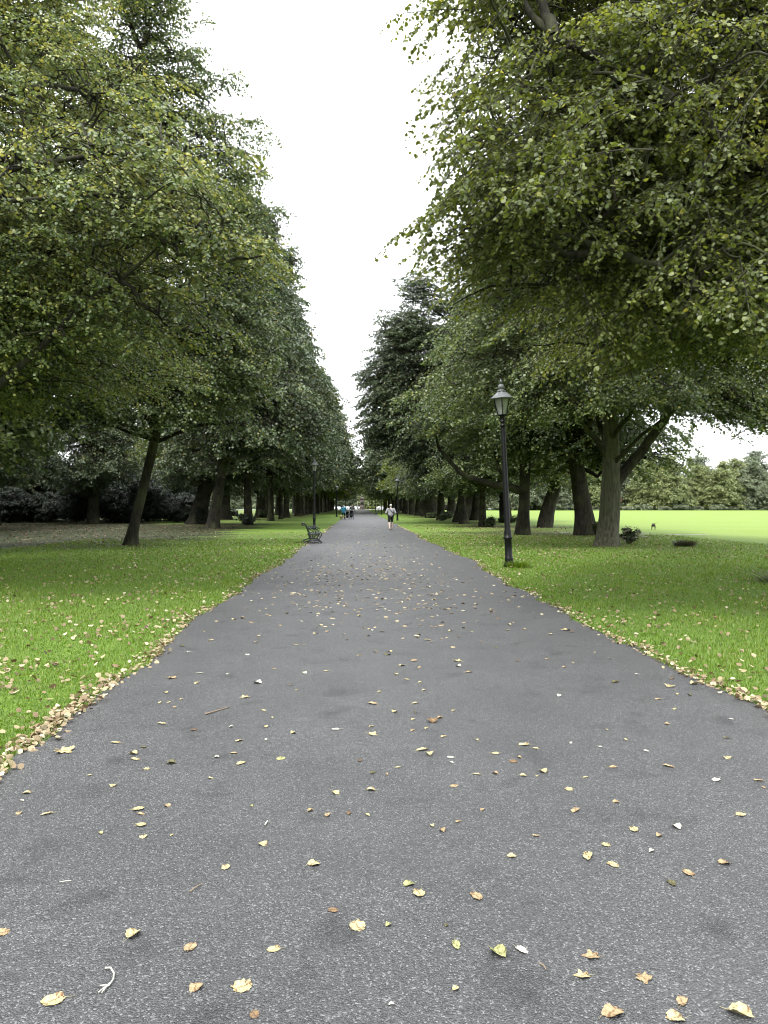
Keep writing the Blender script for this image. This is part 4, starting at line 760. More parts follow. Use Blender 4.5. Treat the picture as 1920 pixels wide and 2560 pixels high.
def dog(name, label, loc, rz, mat, s=1.0, splay=.0, head_low=False, tail_up=True, fluff=1.0):
    r = empty(name, loc, rz); r.scale = (s, s, s); tag(r, label, 'dog'); F = fluff
    hz = .30 if head_low else .58
    body = [[((0, -.22, .43), (.085 * F, .10, .10 * F)), ((0, 0, .42), (.085 * F, .1, .095 * F)), ((0, .20, .42), (.10 * F, .12, .13 * F))],
            [((0, .26, .47), (.07 * F, .08, .085 * F)), ((0, .38, (.47 + hz) / 2), (.055 * F, .06, .06)), ((0, .44, hz), (.065, .075, .062))], [((0, .46, hz - .01), .05), ((0, .56, hz - .04), (.028, .03, .026))],
            [((-.055, .42, hz + .04), (.016, .03, .045))], [((.055, .42, hz + .04), (.016, .03, .045))]]
    for sx in (-1, 1):
        sp = splay * sx
        body += [[((sx * .065, .20, .38), .052 * F), ((sx * .07 + sp * .4, .19, .19), .028 * F), ((sx * .07 + sp * .6, .21, .03), .022 * F), ((sx * .07 + sp * .6, .235, .02), .024 * F)]]
        body += [[((sx * .065, -.22, .40), .072 * F), ((sx * .08 + sp * .5, -.15, .26), .042 * F), ((sx * .08 + sp, -.29, .15), .022 * F), ((sx * .08 + sp, -.27, .03), .02 * F), ((sx * .08 + sp, -.24, .02), .024 * F)]]
    b = blob('body', body, mat, r, .016)
    tl = [((0, -.30, .48), .026), ((.06, -.38, .56 if tail_up else .40), .020), ((.17, -.44, .58 if tail_up else .30), .014), ((.27, -.46, .62 if tail_up else .22), .009)]
    blob('tail', [tl], mat, r, .01)
    return r
dog('dog', 'fluffy cream dog on the grass edge beside the blue coat', (-2.18, 87.2, .012), R(15), M_cream, .85, fluff=1.45)
dog('dog', 'grey brown dog sniffing in the sunny field, seen from behind with tail out', (19.75, 49.2, 0), R(-12), M_brownfur, .80, splay=.07, head_low=True)

# ------------------------------------------------------------------ monument at the end of the path
M_stone = simple("dark_red_sandstone", (.105, .082, .078), .85, noise=.3, nscale=3); M_bronze = simple("dark_bronze", (.022, .028, .025), .5)
mo = empty('monument', (.95, 322, 0)); tag(mo, 'dark stone monument with an arched bronze panel at the end of the path', 'monument')
m = MB(); m.box((0, 0, .15), (3.4, 3.4, .30)); m.box((0, 0, .42), (2.8, 2.8, .24)); m.build('steps', M_stone, mo)
m = MB(); m.box((0, 0, 1.27), (2.15, 2.15, 1.46)); m.box((0, 0, 2.06), (2.28, 2.28, .12)); m.box((0, 0, 3.32), (1.95, 1.95, 2.40)); m.build('pedestal', M_stone, mo)
m = MB(); m.box((0, 0, 4.60), (2.35, 2.35, .16)); m.box((0, 0, 4.76), (2.6, 2.6, .14)); m.box((0, 0, 5.1), (1.5, 1.5, .54), taper=.7); m.build('cornice', M_stone, mo)
m = MB(); m.prism([(-.5, 2.45), (.5, 2.45), (.5, 3.6), (.42, 3.85), (.25, 4.0), (0, 4.06), (-.25, 4.0), (-.42, 3.85), (-.5, 3.6)], -1.03, -.96); m.build('bronze_panel', M_bronze, mo)
m = MB(); m.lathe([(0, 5.3), (.36, 5.38), (.26, 5.5), (.44, 5.9), (.34, 6.1), (.12, 6.3), (0, 6.35)], 14); m.build('urn', M_bronze, mo)
# flowering shrub and light poles by the road
for x, y, s in ((3.6, 331, 1.0), (6.0, 332, .8)):
    q = shrub_mesh(500 + int(x), 1.6, 1.7, M_leaf['light'], 900, .2, 'verge_shrub', 6); r = empty('flowering_shrub', (x, y, 0)); tag(r, 'pale flowering shrub right of the monument' if s == 1 else 'smaller pale shrub beyond the flowering one', 'shrub'); link('branches', q[0], r); link('foliage', q[1], r)
M_pole = simple("pale_pole", (.40, .40, .36), .6)
for x, y, h in ((-.95, 328, 3.6), (3.6, 329, 3.4)):
    m = MB(); m.lathe([(0, 0), (.09, 0), (.09, .3), (.055, .4), (.05, h), (0, h + .02)], 10, c=(0, 0, 0)); m.box((0, 0, h - .2), (.34, .05, .36)); o = m.build('sign_post', M_pole); o.location = (x, y, .02)
    tag(o, 'pale slender signpost left of the monument' if x < 0 else 'pale slender signpost above the flowering shrub', 'signpost')

# ------------------------------------------------------------------ cars (front = +x)
M_cw = simple("white_car_paint", (.70, .70, .70), .25, spec=.6); M_cs = simple("silver_car_paint", (.42, .43, .44), .3, spec=.6); M_cd = simple("dark_car_paint", (.05, .06, .07), .3, spec=.6); M_win = simple("car_glass", (.03, .035, .04), .1, spec=.8); M_hub = simple("wheel_rim", (.35, .35, .36), .4)
def car(loc, rz, label, group, paint, s=1.0, van=False):
    r = empty('parked_car', loc, rz); r.scale = (s, s, s); tag(r, label, 'car', group)
    hood = [(-2.15, .32), (2.12, .30), (2.20, .55), (2.05, .80), (1.15, .95), (.45, 1.40), (-.2, 1.48), (-1.3, 1.44), (-2.0, 1.02), (-2.2, .85)]
    if van: hood = [(-2.25, .32), (2.2, .30), (2.25, .7), (2.0, 1.05), (1.35, 1.15), (.9, 1.85), (.2, 1.98), (-2.2, 1.98), (-2.3, 1.0)]
    b = MB(); b.prism(hood, -.86, .86); b.build('body', paint, r)
    wn = [(1.02, .98), (.42, 1.36), (-.2, 1.42), (-1.2, 1.38), (-1.75, 1.03)] if not van else [(1.22, 1.2), (.82, 1.75), (.1, 1.85), (-2.0, 1.85), (-2.0, 1.2)]
    w = MB(); w.prism(wn, -.875, -.862); w.prism(wn, .862, .875); w.build('side_window', M_win, r)
    w = MB(); a, c = hood[4], hood[5]; n_ = np.array([-(c[1] - a[1]), (c[0] - a[0])]) * -1; n_ = n_ / np.linalg.norm(n_) * .012; n_ = -n_ if n_[0] < 0 else n_
    pa, pc = (a[0] * .93 + c[0] * .07 + n_[0], a[1] * .93 + c[1] * .07 + n_[1]), (a[0] * .08 + c[0] * .92 + n_[0], a[1] * .08 + c[1] * .92 + n_[1])
    w.add([(pa[0], -.76, pa[1]), (pa[0], .76, pa[1]), (pc[0], .66, pc[1]), (pc[0], -.66, pc[1])], [(0, 1, 2, 3)]); w.build('windscreen', M_win, r)
    for x in (-1.35, 1.35):
        for y in (-.80, .80):
            t = MB(); tw = .10; sgn = 1 if y > 0 else -1
            n = 20; an = np.arange(n) * 2 * math.pi / n
            v = np.concatenate([np.stack([x + rr * np.cos(an), np.full(n, y + sgn * yy), .32 + rr * np.sin(an)], 1) for rr, yy in ((.02, -.08), (.32, -.08), (.32, .08), (.20, .09), (.02, .09))])
            f = [(i * n + j, i * n + (j + 1) % n, (i + 1) * n + (j + 1) % n, (i + 1) * n + j) for i in range(4) for j in range(n)]; t.add(v, f[:3 * n]); wt_ = t.build('wheel', M_tyre, r)
            h = MB(); h.add(v[3 * n:] + np.array([0, sgn * .004, 0]), [(j, (j + 1) % n, n + (j + 1) % n, n + j) for j in range(n)]); h.build('hub', M_hub, wt_)
    for y in (-.6, .6): l = MB(); l.box((2.13, y, .68), (.10, .34, .14)); l.build('headlight', M_hub, r)
    return r
CG = 'cars parked beyond the path end'
for x, y, rz, p, lab, v, s in [(-1.9, 330.5, 190, M_cw, 'white car parked immediately left of the monument', False, 1.0), (-6.8, 329.5, 185, M_cw, 'second white car left of the monument', False, 1.0), (-11.6, 333, 5, M_cw, 'white car third from the monument', False, 1.0),
                            (-16.5, 329.5, 182, M_cw, 'tall white van behind the lamp post left of the blue coat', True, 1.15), (-22, 331, 4, M_cs, 'silver van between the trunks left of the white van', True, 1.1), (-4.6, 338.5, 0, M_cs, 'silver car behind the nearest white cars', False, 1.05), (-9.8, 339, 0, M_cw, 'white car in the back row, left of the silver car', False, 1.05),
                            (9.6, 330, 12, M_cs, 'silver car right of the pale flowering shrub', False, 1.0), (14.6, 331, 8, M_cw, 'white car glimpsed between trunks right of the path end', False, 1.0), (19.8, 332, 4, M_cw, 'white van glimpsed behind the walking man', True, 1.0)]:
    car((x, y, .02), R(rz), lab, CG, p, s, v)
CG2 = 'cars parked across the sunny field'
for x, y, rz, p, lab in [(49.8, 274, 182, M_cs, 'silver hatchback across the field left of the near lamp post'), (43.2, 274, 2, M_cw, 'white car across the field beside the thin straight lime'), (26.0, 276, 4, M_cs, 'silver car across the field between the Y forked trunk and a plane tree'), (75.5, 273, 183, M_cd, 'dark car across the field in the shade of the hedge')]:
    car((x, y, 0), R(rz), lab, CG2, p)
# hedges
def hedge(name, label, x0, x1, y, h, d, seed, mat, size=.22, n=5000, group=None):
    rg = np.random.default_rng(seed); mb = MB(); p = np.stack([rg.uniform(x0, x1, n), rg.uniform(-d / 2, d / 2, n) + y, rg.uniform(0.02, h, n) ** 1.0], 1)
    p[:, 2] += .12 * np.sin(p[:, 0] * 1.7); leaves(mb, rg, p, rg.normal(size=(n, 3)), size * rg.uniform(.7, 1.3, n), np.clip(rg.normal(.35, .2, n), 0, 1), flat=.8)
    core = MB(); core.box(((x0 + x1) / 2, y, h * .42), (x1 - x0, d * .6, h * .84)); r = empty(name, (0, 0, 0)); tag(r, label, 'hedge', group); core.build('woody_core', M_twig, r); mb.build('foliage', mat, r, tint=True); return r
hedge('hedge', 'long low dark hedge on the far edge of the sunny field behind the cars', 22, 96, 279, 2.6, 1.6, 71, M_leaf['holly'], .40, 6000)
hedge('hedge', 'low dark hedge across the bench side lawn, before a bright gap', -36, -20, 122, .9, .9, 72, M_leaf['holly'], .22, 3000)
# leafy shoots at the feet of trees
for i, (x, y, rr, h, lab, mt, cat) in enumerate([(-9.55, 63.3, 1.25, 1.15, 'leafy shoots bushing round the foot of the upright lime', 'holly', 'bush'), (-14.0, 65.2, .5, 2.2, 'ivy leaves climbing the dark thick trunk', 'holly', 'ivy'), (9.0, 78.5, .9, 1.3, 'leafy bush beside the Y forked lime', 'deep', 'bush'), (9.95, 56.2, .45, .3, 'low weeds at the foot of the thin straight lime', 'deep', 'weeds'),
                                           (14.3, 71, 1.0, .5, 'low weeds round the knobbly plane tree behind the lamp', 'deep', 'weeds'), (12.9, 39.5, .5, .9, 'leafy shoots on the knobbly plane behind the forked lime', 'deep', 'shoots'), (9.7, 98, 1.0, .8, 'shoots at the foot of the broad lime', 'deep', 'bush'), (-13.2, 101, .9, 1.3, 'shoots in front of the thick outer tree', 'deep', 'bush')]):
    q = shrub_mesh(600 + i, rr, h, M_leaf[mt], 700, .13 if y > 50 else .08, 'shoots', 6); r = empty(cat.replace(' ', '_') if cat != 'shoots' else 'leafy_shoots', (x, y, 0)); tag(r, lab, cat); link('branches', q[0], r); link('foliage', q[1], r)
# brush heap by the forked lime, grass tussock
q = shrub_mesh(620, .42, .50, M_leaf['deep'], 700, .07, 'brush', 5); r = empty('brush_heap', (11.35, 30.9, 0)); tag(r, 'low heap of dark ferny brush with pale cut ends beside the forked lime', 'brush heap'); link('twigs', q[0], r); link('foliage', q[1], r)
rg = random.Random(4); m = MB()
for k in range(14):
    a = rg.uniform(0, 6.28); e = rg.uniform(0, 6.28); x, y, z = rg.gauss(0, .3), rg.gauss(0, .2), rg.uniform(.1, .55); l = rg.uniform(.15, .35); m.tube([(x, y, z), (x + l * math.cos(a), y + l * math.sin(a), z + rg.uniform(-.1, .12))], rg.uniform(.012, .035), 6)
m.build('cut_branches', simple("pale_cut_wood", (.30, .27, .22), .8, noise=.4, nscale=6), r)
def tussock(loc, label, n, rad, h, mat, seed):
    rg = np.random.default_rng(seed); a = rg.uniform(0, 6.28, n); d = rad * rg.uniform(0, 1, n) ** .6; p = np.stack([d * np.cos(a), d * np.sin(a) * .7, 0 * a], 1); out = np.stack([np.cos(a), np.sin(a), 0 * a], 1) * rg.uniform(.1, .6, (n, 1)) * rad + rg.normal(0, .04, (n, 3)); out[:, 2] = h * rg.uniform(.5, 1.1, n)
    sd = np.stack([-np.sin(a), np.cos(a), 0 * a], 1) * .008; V = np.stack([p - sd, p + sd, p + out * .6 + sd, p + out], 1).reshape(-1, 3); mb = MB(); mb.add(V, np.arange(n)[:, None] * 4 + np.array([[0, 1, 2, 3]]), np.clip(rg.normal(.4, .3, n), 0, 1)); o = mb.build('grass_tussock', mat, tint=True); o.location = loc; tag(o, label, 'grass tuft'); return o
M_dry = leafmat("dry_grass", [(0, (.02, .022, .012)), (.6, (.06, .06, .03)), (1, (.25, .23, .15))], .2)
tussock((12.9, 29.0, 0), 'dark tuft of coarse grass on the lawn right of the forked lime', 900, .42, .26, M_dry, 1)
tussock((4.1, 19.1, 0), 'ragged grass tuft round the foot of the nearest lamp post', 500, .30, .20, M_grass, 2)
tussock((9.3, 15.2, 0), 'patch of dry pale grass stalks on the lawn at the right', 500, .9, .22, M_dry, 3)
# ------------------------------------------------------------------ fallen leaves
def fallenmat(name, c0, c1, spot=(.10, .05, .02)):
    m, nt, N, L, b = newmat(name); tc = N.new("ShaderNodeTexCoord"); no = N.new("ShaderNodeTexNoise"); no.inputs['Scale'].default_value = 4.2; no.inputs['Detail'].default_value = 7; no.inputs['Roughness'].default_value = .68; L.new(tc.outputs['Object'], no.inputs['Vector'])
    rp = N.new("ShaderNodeValToRGB"); e = rp.color_ramp.elements; e[0].position = .41; e[0].color = (*spot, 1); e[1].position = .62; e[1].color = (*c1, 1); q = rp.color_ramp.elements.new(.48); q.color = (*c0, 1)
    L.new(no.outputs[0], rp.inputs[0]); L.new(rp.outputs[0], b.inputs['Base Color']); b.inputs['Roughness'].default_value = .6; b.inputs['Specular IOR Level'].default_value = .3; return m
FM = {'y': fallenmat("yellow_fallen_leaf", (.24, .21, .105), (.34, .31, .175)), 't': fallenmat("tan_fallen_leaf", (.19, .14, .075), (.27, .21, .12)), 'b': fallenmat("brown_fallen_leaf", (.10, .06, .03), (.17, .11, .05), (.04, .025, .015)),
      'g': fallenmat("greenish_fallen_leaf", (.17, .17, .07), (.28, .27, .12), (.05, .06, .02)), 'w': fallenmat("bleached_fallen_leaf", (.31, .30, .25), (.40, .39, .33), (.22, .2, .16)), 'd': fallenmat("dark_curled_leaf", (.05, .045, .02), (.11, .10, .04), (.02, .02, .01))}
def leaf_mesh(seed, asp=.85, curl=.2, lobed=False, stem=True, fold=0.0):
    """a single dried leaf, unit length, with a toothed rim, a midrib crease and a stalk"""
    rg = np.random.default_rng(seed); n = 22; a = np.linspace(0, 2 * math.pi, n, endpoint=False)
    r = .5 * (1 + .10 * np.cos(a) - .0 * a) * (1 + .08 * rg.normal(size=n)); r[np.abs(np.arange(n) - n // 2) < 1] *= .80
    if lobed: r *= 1 + .26 * np.cos(5 * a)
    x = r * np.cos(a) * 1.05; y = r * np.sin(a) * asp; tip = np.argmax(x); x[tip] += .10
    curl *= .6; z = curl * ((x * .9) ** 2 * rg.uniform(-.6, 1.2) + (y ** 2) * rg.uniform(.4, 2.4)) + fold * np.abs(y) + rg.normal(0, .016, n)
    xi, yi = x * .5, y * .5; zi = curl * (xi ** 2 * .3 + yi ** 2 * 1.4) + fold * np.abs(yi) + rg.normal(0, .010, n)
    V = np.concatenate([np.stack([x, y, z], 1), np.stack([xi, yi, zi], 1), [[0, 0, 0]]]); i = np.arange(n); j = (i + 1) % n
    mb = MB(); mb.add(V, np.stack([i, j, n + j, n + i], 1)); mb.f.append(np.stack([n + i, n + j, np.full(n, 2 * n)], 1)); mb.t.append(np.full(n, .5)); mb.m.append(np.zeros(n, int))
    if stem: mb.tube([(-.42, 0, .02), (-.62, rg.normal(0, .05), .03), (-.9, rg.normal(0, .12), .02)], [.016, .012, .010], 4)
    me = mb.mesh('fallen_leaf'); lo = min(v.co.z for v in me.vertices)
    for v in me.vertices: v.co.z -= lo
    return me
LM = {}
def leaf_data(kind, mk):
    if (kind, mk) not in LM:
        me = leaf_mesh(700 + kind, **[dict(asp=.85, curl=.25), dict(asp=.95, curl=.5), dict(asp=.55, curl=.7, fold=.25), dict(asp=.8, curl=.9, fold=.4), dict(asp=.95, curl=.35, lobed=True), dict(asp=.9, curl=.15, stem=False), dict(asp=.45, curl=.3, stem=False)][kind]); me.materials.append(FM[mk]); LM[(kind, mk)] = me
    return LM[(kind, mk)]
Mcam = Matrix.Rotation(YAW, 3, 'Z') @ Matrix.Rotation(R(90) + PITCH, 3, 'X')
def gpt(px, py):
    """point of the ground seen at a pixel of the 1920x2560 photograph"""
    d = Mcam @ Vector(((px - 960) / 1849, (1280 - py) / 1849, -1)); t = -CAM_H / d.z; return (d.x * t, d.y * t)
LF = []   # px, py, colour, shape, length in cm, own label
def z8(l): LF.extend([(x / 1.728, 2000 + y / 1.728, *r) for x, y, *r in l])
def z6b(l): LF.extend([(960 + x / 1.728, 2000 + y / 1.728, *r) for x, y, *r in l])
def z6(l): LF.extend([(x / 1.728, 1360 + y / 1.728, *r) for x, y, *r in l])
def z7(l): LF.extend([(960 + x / 1.728, 1360 + y / 1.728, *r) for x, y, *r in l])
z8([(1545, 562, 'y', 5, 6.6, 'large round yellow leaf with a nibbled edge, centre of the near path'), (237, 880, 'y', 0, 6.8, 'large spotted yellow leaf in the bottom left corner of the path'), (1052, 822, 'y', 5, 6.4, 'large oval yellow leaf below the round nibbled one, to its left'), (573, 602, 'y', 3, 5.8, 'yellow leaf folded up along one side, above the curved pale twig'),
    (820, 655, 't', 0, 5.4, 'tan leaf with its thin stalk pointing toward the viewer'), (1187, 660, 'y', 0, 4.6, 'clean yellow leaf with a small point, left of the round nibbled leaf'), (845, 830, 't', 1, 4.4, 'small tan leaf just left of the large oval yellow one'), (1353, 290, 'y', 1, 5.0, 'bright yellow leaf alone above the round nibbled one'), (975, 302, 'y', 0, 4.4, 'pale yellow leaf level with the bright lone one'),
    (595, 50, 'y', 0, 6.0, 'yellow leaf with a stalk pointing left, topmost of a column of four'), (610, 72, 't', 2, 4.0, 'narrow tan leaf touching the column of four below its top leaf'), (605, 119, 'y', 0, 5.6, 'pale leaf with a stalk pointing right, third in the column of four'), (620, 170, 'y', 1, 3.4, 'small leaf at the bottom of the column of four'),
    (10, 588, 't', 5, 5.4, 'tan leaf cut by the left edge of the picture'), (1435, 490, 'b', 5, 4.2, 'faded brown leaf pressed flat into the asphalt'), (1137, 203, 'y', 1, 4.0), (722, 35, 't', 1, 3.6), (742, 163, 'y', 2, 2.4), (435, 153, 'y', 2, 3.6), (205, 71, 'y', 2, 5.6), (83, 68, 't', 1, 3.6), (93, 13, 'w', 2, 3.4), (1085, 38, 'g', 3, 2.4, 'tiny green crumpled leaf on the near left of the path'), (1340, 58, 't', 3, 3.6), (1415, 76, 't', 2, 5.4), (1508, 68, 'b', 3, 3.0), (1587, 75, 'y', 2, 3.8), (1100, 947, 'b', 5, 3.6)])
z6b([(985, 942, 't', 1, 7.0, 'large tan leaf with a torn lower edge at the bottom of the picture'), (1530, 942, 'y', 3, 7.4, 'large cream leaf with a pale stalk in the bottom right corner'), (1287, 890, 't', 2, 5.4, 'narrow spotted tan leaf above the bottom right corner leaf'), (1262, 960, 'y', 1, 5.0), (492, 677, 'g', 3, 6.6, 'yellow leaf with a dark green curled back edge'), (592, 665, 'w', 2, 5.0, 'pale pointed leaf just right of the curled green one'),
     (310, 641, 'g', 2, 4.8, 'pale green leaf left of the curled green one'), (900, 690, 't', 4, 5.0, 'tan two lobed leaf in the right part of the near path'), (860, 775, 'y', 4, 4.6, 'yellow leaf just below the tan two lobed one'), (1120, 785, 't', 4, 5.0, 'tan leaf with a notched edge, right of the two lobed one'), (308, 835, 'y', 3, 2.4, 'tiny curled cream leaf low in the middle of the path'), (397, 428, 't', 0, 6.4, 'large tan leaf with green specks right of the green and cream pair'),
     (110, 377, 'g', 1, 4.6, 'greenish leaf, upper one of a touching pair'), (150, 415, 'y', 0, 6.2, 'cream diamond leaf with a stalk pointing left, lower one of a touching pair'), (1318, 330, 't', 0, 5.8, 'smooth tan oval leaf with a thin stalk, right of the path middle'), (1472, 285, 't', 1, 4.8, 'tan leaf right of and above the smooth oval one'), (880, 255, 'y', 2, 8.8, 'long ragged cream leaf heap with thin stalks'), (985, 290, 'y', 5, 5.6, 'holed cream leaf right below the long ragged one'), (961, 206, 'y', 5, 4.0),
     (550, 256, 'y', 1, 4.0), (1240, 372, 'd', 2, 5.2, 'dark withered leaf left of and below the smooth tan oval'), (827, 55, 't', 2, 6.0, 'rolled tan leaf lying crosswise on the right half'), (1540, 75, 'y', 0, 5.6), (1078, 137, 'y', 0, 5.8), (1262, 128, 'w', 3, 5.6), (1190, 167, 't', 3, 3.4), (1158, 234, 'w', 3, 3.0), (322, 104, 't', 2, 3.6), (208, 124, 'y', 3, 2.6), (250, 143, 't', 3, 4.2), (424, 53, 't', 2, 3.4), (656, 167, 't', 2, 3.6), (1003, 19, 't', 1, 3.4), (30, 902, 'w', 3, 1.8), (20, 555, 'g', 3, 2.6), (270, 556, 'd', 3, 1.8)])
z6([(275, 903, 'y', 4, 11.0, 'long ragged yellow leaf cluster nearest the left grass edge'), (1115, 608, 'w', 3, 7.6, 'pale bent leaf standing on its edge in the middle distance'), (740, 585, 't', 4, 8.6, 'large lobed tan leaf with a stalk near the left grass edge'), (738, 957, 'd', 3, 6.0, 'dark green curled leaf with a stalk on the left half of the path'), (1215, 935, 'g', 5, 6.0, 'green and yellow flat leaf on the left half of the path'), (1040, 958, 'y', 2, 6.6), (503, 866, 'y', 0, 6.0), (575, 915, 'y', 3, 6.0), (587, 939, 'y', 0, 5.6), (635, 981, 'y', 5, 4.4), (618, 887, 'd', 2, 4.6),
    (387, 1009, 'y', 2, 2.8), (487, 1054, 'y', 1, 4.0), (118, 1085, 'y', 1, 4.2), (1033, 858, 'y', 2, 6.0), (1147, 853, 'w', 2, 3.4), (1010, 913, 't', 2, 4.8), (1267, 825, 'y', 3, 4.4), (1453, 808, 'w', 0, 5.4), (700, 784, 'y', 2, 6.4), (1150, 797, 'y', 2, 5), (1175, 758, 'y', 2, 4.2), (718, 648, 'y', 2, 7), (690, 692, 'y', 2, 5), (730, 692, 'y', 2, 4), (783, 678, 'y', 2, 4.6), (755, 712, 't', 2, 4.4), (1060, 668, 'y', 4, 7), (910, 1022, 'y', 2, 4.2), (935, 930, 'w', 3, 3), (1605, 1072, 'y', 1, 5), (1448, 1085, 'y', 1, 5), (1610, 997, 'd', 2, 4.4), (1555, 945, 'b', 3, 3.4), (1607, 830, 'y', 4, 6.4), (1605, 796, 'y', 2, 4), (1612, 697, 't', 2, 8), (1283, 638, 'y', 2, 3.6), (850, 607, 'y', 2, 7), (1255, 615, 't', 2, 4.2), (1640, 645, 'y', 2, 5), (1138, 727, 'y', 2, 4.4), (1000, 798, 'w', 3, 3), (835, 810, 'b', 5, 5)])
z7([(1000, 603, 'd', 2, 10, 'dark brown curled leaf lying long on the right half of the path'), (607, 876, 'y', 2, 7.2, 'broad cream leaf on the right half, mid path'), (1435, 1028, 'w', 0, 5.6, 'white diamond leaf with a long stalk near the right grass'), (1230, 970, 't', 2, 6.6, 'rolled tan leaf near the right grass edge'), (1235, 620, 'y', 4, 9, 'long torn cream leaf lying near the right grass edge'), (758, 664, 'w', 3, 5), (655, 892, 'y', 2, 4.4), (480, 914, 'y', 0, 5), (163, 899, 'y', 2, 8.4), (195, 918, 'y', 3, 6.4), (555, 948, 'b', 5, 5.2), (585, 932, 't', 3, 3), (600, 1010, 'y', 1, 4), (685, 992, 'y', 3, 5.6), (658, 1012, 'y', 2, 3), (870, 1018, 'y', 2, 3.4), (989, 974, 't', 2, 5), (1484, 934, 'y', 1, 4.4), (1620, 1032, 't', 2, 5.2), (1638, 1062, 't', 2, 3.2), (797, 1068, 'y', 5, 4.8),
    (305, 1055, 't', 5, 4.8), (400, 1005, 'y', 2, 4.8), (482, 1002, 't', 3, 3.6), (60, 975, 'y', 2, 3.6), (13, 1004, 't', 2, 3.4), (285, 930, 'w', 5, 4.6), (292, 952, 'w', 2, 3), (807, 867, 'w', 2, 3.4), (932, 885, 'w', 2, 3.6), (1045, 854, 'y', 2, 4), (962, 810, 'y', 2, 3.4), (1133, 903, 'w', 2, 3.8), (1223, 787, 't', 3, 3.6), (1185, 677, 't', 2, 5.4), (1265, 655, 'y', 2, 5), (1340, 612, 'y', 3, 8), (1245, 587, 'b', 2, 7), (1320, 660, 'd', 3, 4.4), (1255, 720, 'y', 2, 4.4), (1500, 765, 'w', 2, 3.6), (1480, 846, 'd', 2, 4.4), (45, 733, 'y', 3, 5), (135, 695, 'y', 2, 6), (173, 638, 'y', 2, 5.6), (210, 775, 'b', 3, 8.4, 'brown twisted leaf with a pointed stalk in the middle of the path'), (183, 803, 'y', 2, 4), (125, 813, 't', 2, 5), (240, 760, 't', 3, 4.6), (258, 840, 'y', 2, 4.6), (403, 855, 'y', 2, 4), (300, 727, 'y', 2, 4.4), (135, 735, 'd', 2, 4.8), (125, 765, 'y', 2, 4.4),
    (320, 511, 'y', 4, 8.4), (577, 511, 'b', 2, 5), (785, 376, 'y', 4, 11), (720, 395, 'y', 2, 7), (150, 398, 'd', 3, 5), (483, 453, 'y', 2, 5), (345, 368, 'd', 3, 5), (262, 288, 'd', 3, 7), (343, 261, 'b', 3, 6), (815, 518, 'y', 2, 4), (910, 475, 'y', 3, 4), (978, 500, 'w', 2, 4), (1092, 568, 'w', 2, 3.6), (380, 385, 'y', 2, 4.4), (250, 415, 't', 2, 5), (190, 420, 'y', 2, 8), (78, 530, 'y', 4, 7), (52, 568, 'y', 2, 7), (97, 592, 'y', 2, 5), (155, 603, 'y', 2, 5)])
CN = {'y': 'pale yellow', 't': 'tan', 'b': 'brown', 'g': 'greenish', 'w': 'bleached white', 'd': 'dark withered'}
SN = ['flat oval', 'ragged', 'narrow', 'crumpled', 'lobed', 'flat round', 'thin']
rl = random.Random(77)
def put_leaf(x, y, col, kind, L_, label=None, z=.0135):
    o = bpy.data.objects.new('fallen_leaf', leaf_data(kind, col)); C.objects.link(o); s = L_ / 100 * .95
    o.location = (x, y, z); o.rotation_euler = (rl.uniform(-.10, .10), rl.uniform(-.08, .08), rl.uniform(0, 6.28)); o.scale = (s, s * rl.uniform(.85, 1.15), s)
    zone = 'near the viewer' if y < 4.6 else 'some steps ahead' if y < 8 else 'in the middle distance'; half = 'bench side' if x < .45 else 'lamp side'
    tag(o, label or f"{CN[col]} {SN[kind]} leaf, {half} of the asphalt, {zone}", 'leaf', 'leaves fallen on the path'); return o
for px, py, col, kind, L_, *lab in LF:
    x, y = gpt(px, py); put_leaf(x, y, col, kind, L_ * 1.02, lab[0] if lab else None)
used = len(LF)
while used < 285:
    u = rl.random(); y = 7 + 11 * u ** 1.2; x = rl.gauss(.1, 1.3)
    if not (el(y) + .1 < x < er(y) - .1): continue
    put_leaf(x, y, rl.choice('yyyyttwwbd'), rl.choice([1, 2, 3, 2, 0]), rl.uniform(4.0, 7.0)); used += 1
M_fall = leafmat("scattered_fallen_leaves", [(0, (.06, .035, .02)), (.25, (.15, .10, .05)), (.5, (.20, .15, .085)), (.8, (.30, .25, .14)), (1, (.40, .37, .25))], .12, .6)
def scatter(name, label, seed, xs, ys_, zs, size, flat=.22, mu=.55, sd=.25, dirz=.1):
    rg = np.random.default_rng(seed); n = len(xs); a = rg.uniform(0, 6.28, n); mb = MB()
    d = np.stack([np.cos(a), np.sin(a), rg.normal(0, dirz, n)], 1); leaves(mb, rg, np.stack([xs, ys_, zs], 1), d, size, np.clip(rg.normal(mu, sd, n), 0, 1), True, flat)
    o = mb.build(name, M_fall, tint=True); tag(o, label, 'fallen leaves', kind='stuff'); return o
rg = np.random.default_rng(8)
n = 2200; yy = 9 / (1 - rg.uniform(0, .94, n)) ; yy = yy + rg.normal(0, 1.5, n); keep_ = rg.random(n) < np.clip((yy - 8) / 10, .1, 1); yy = yy[keep_]; n = len(yy); xx = np.where(rg.random(n) < .6, rg.normal(.2, 1.0, n), rg.uniform(-2.1, 3.0, n)); ok = (xx > el(yy) + .05) & (xx < er(yy) - .05) & (yy < 200); xx, yy = xx[ok], yy[ok]
scatter('fallen_leaves', 'countless small pale leaves strewn up the far asphalt', 81, xx, yy, np.full(len(xx), .024), rg.uniform(.045, .085, len(xx)) * np.maximum(1, yy / 45) ** .5)
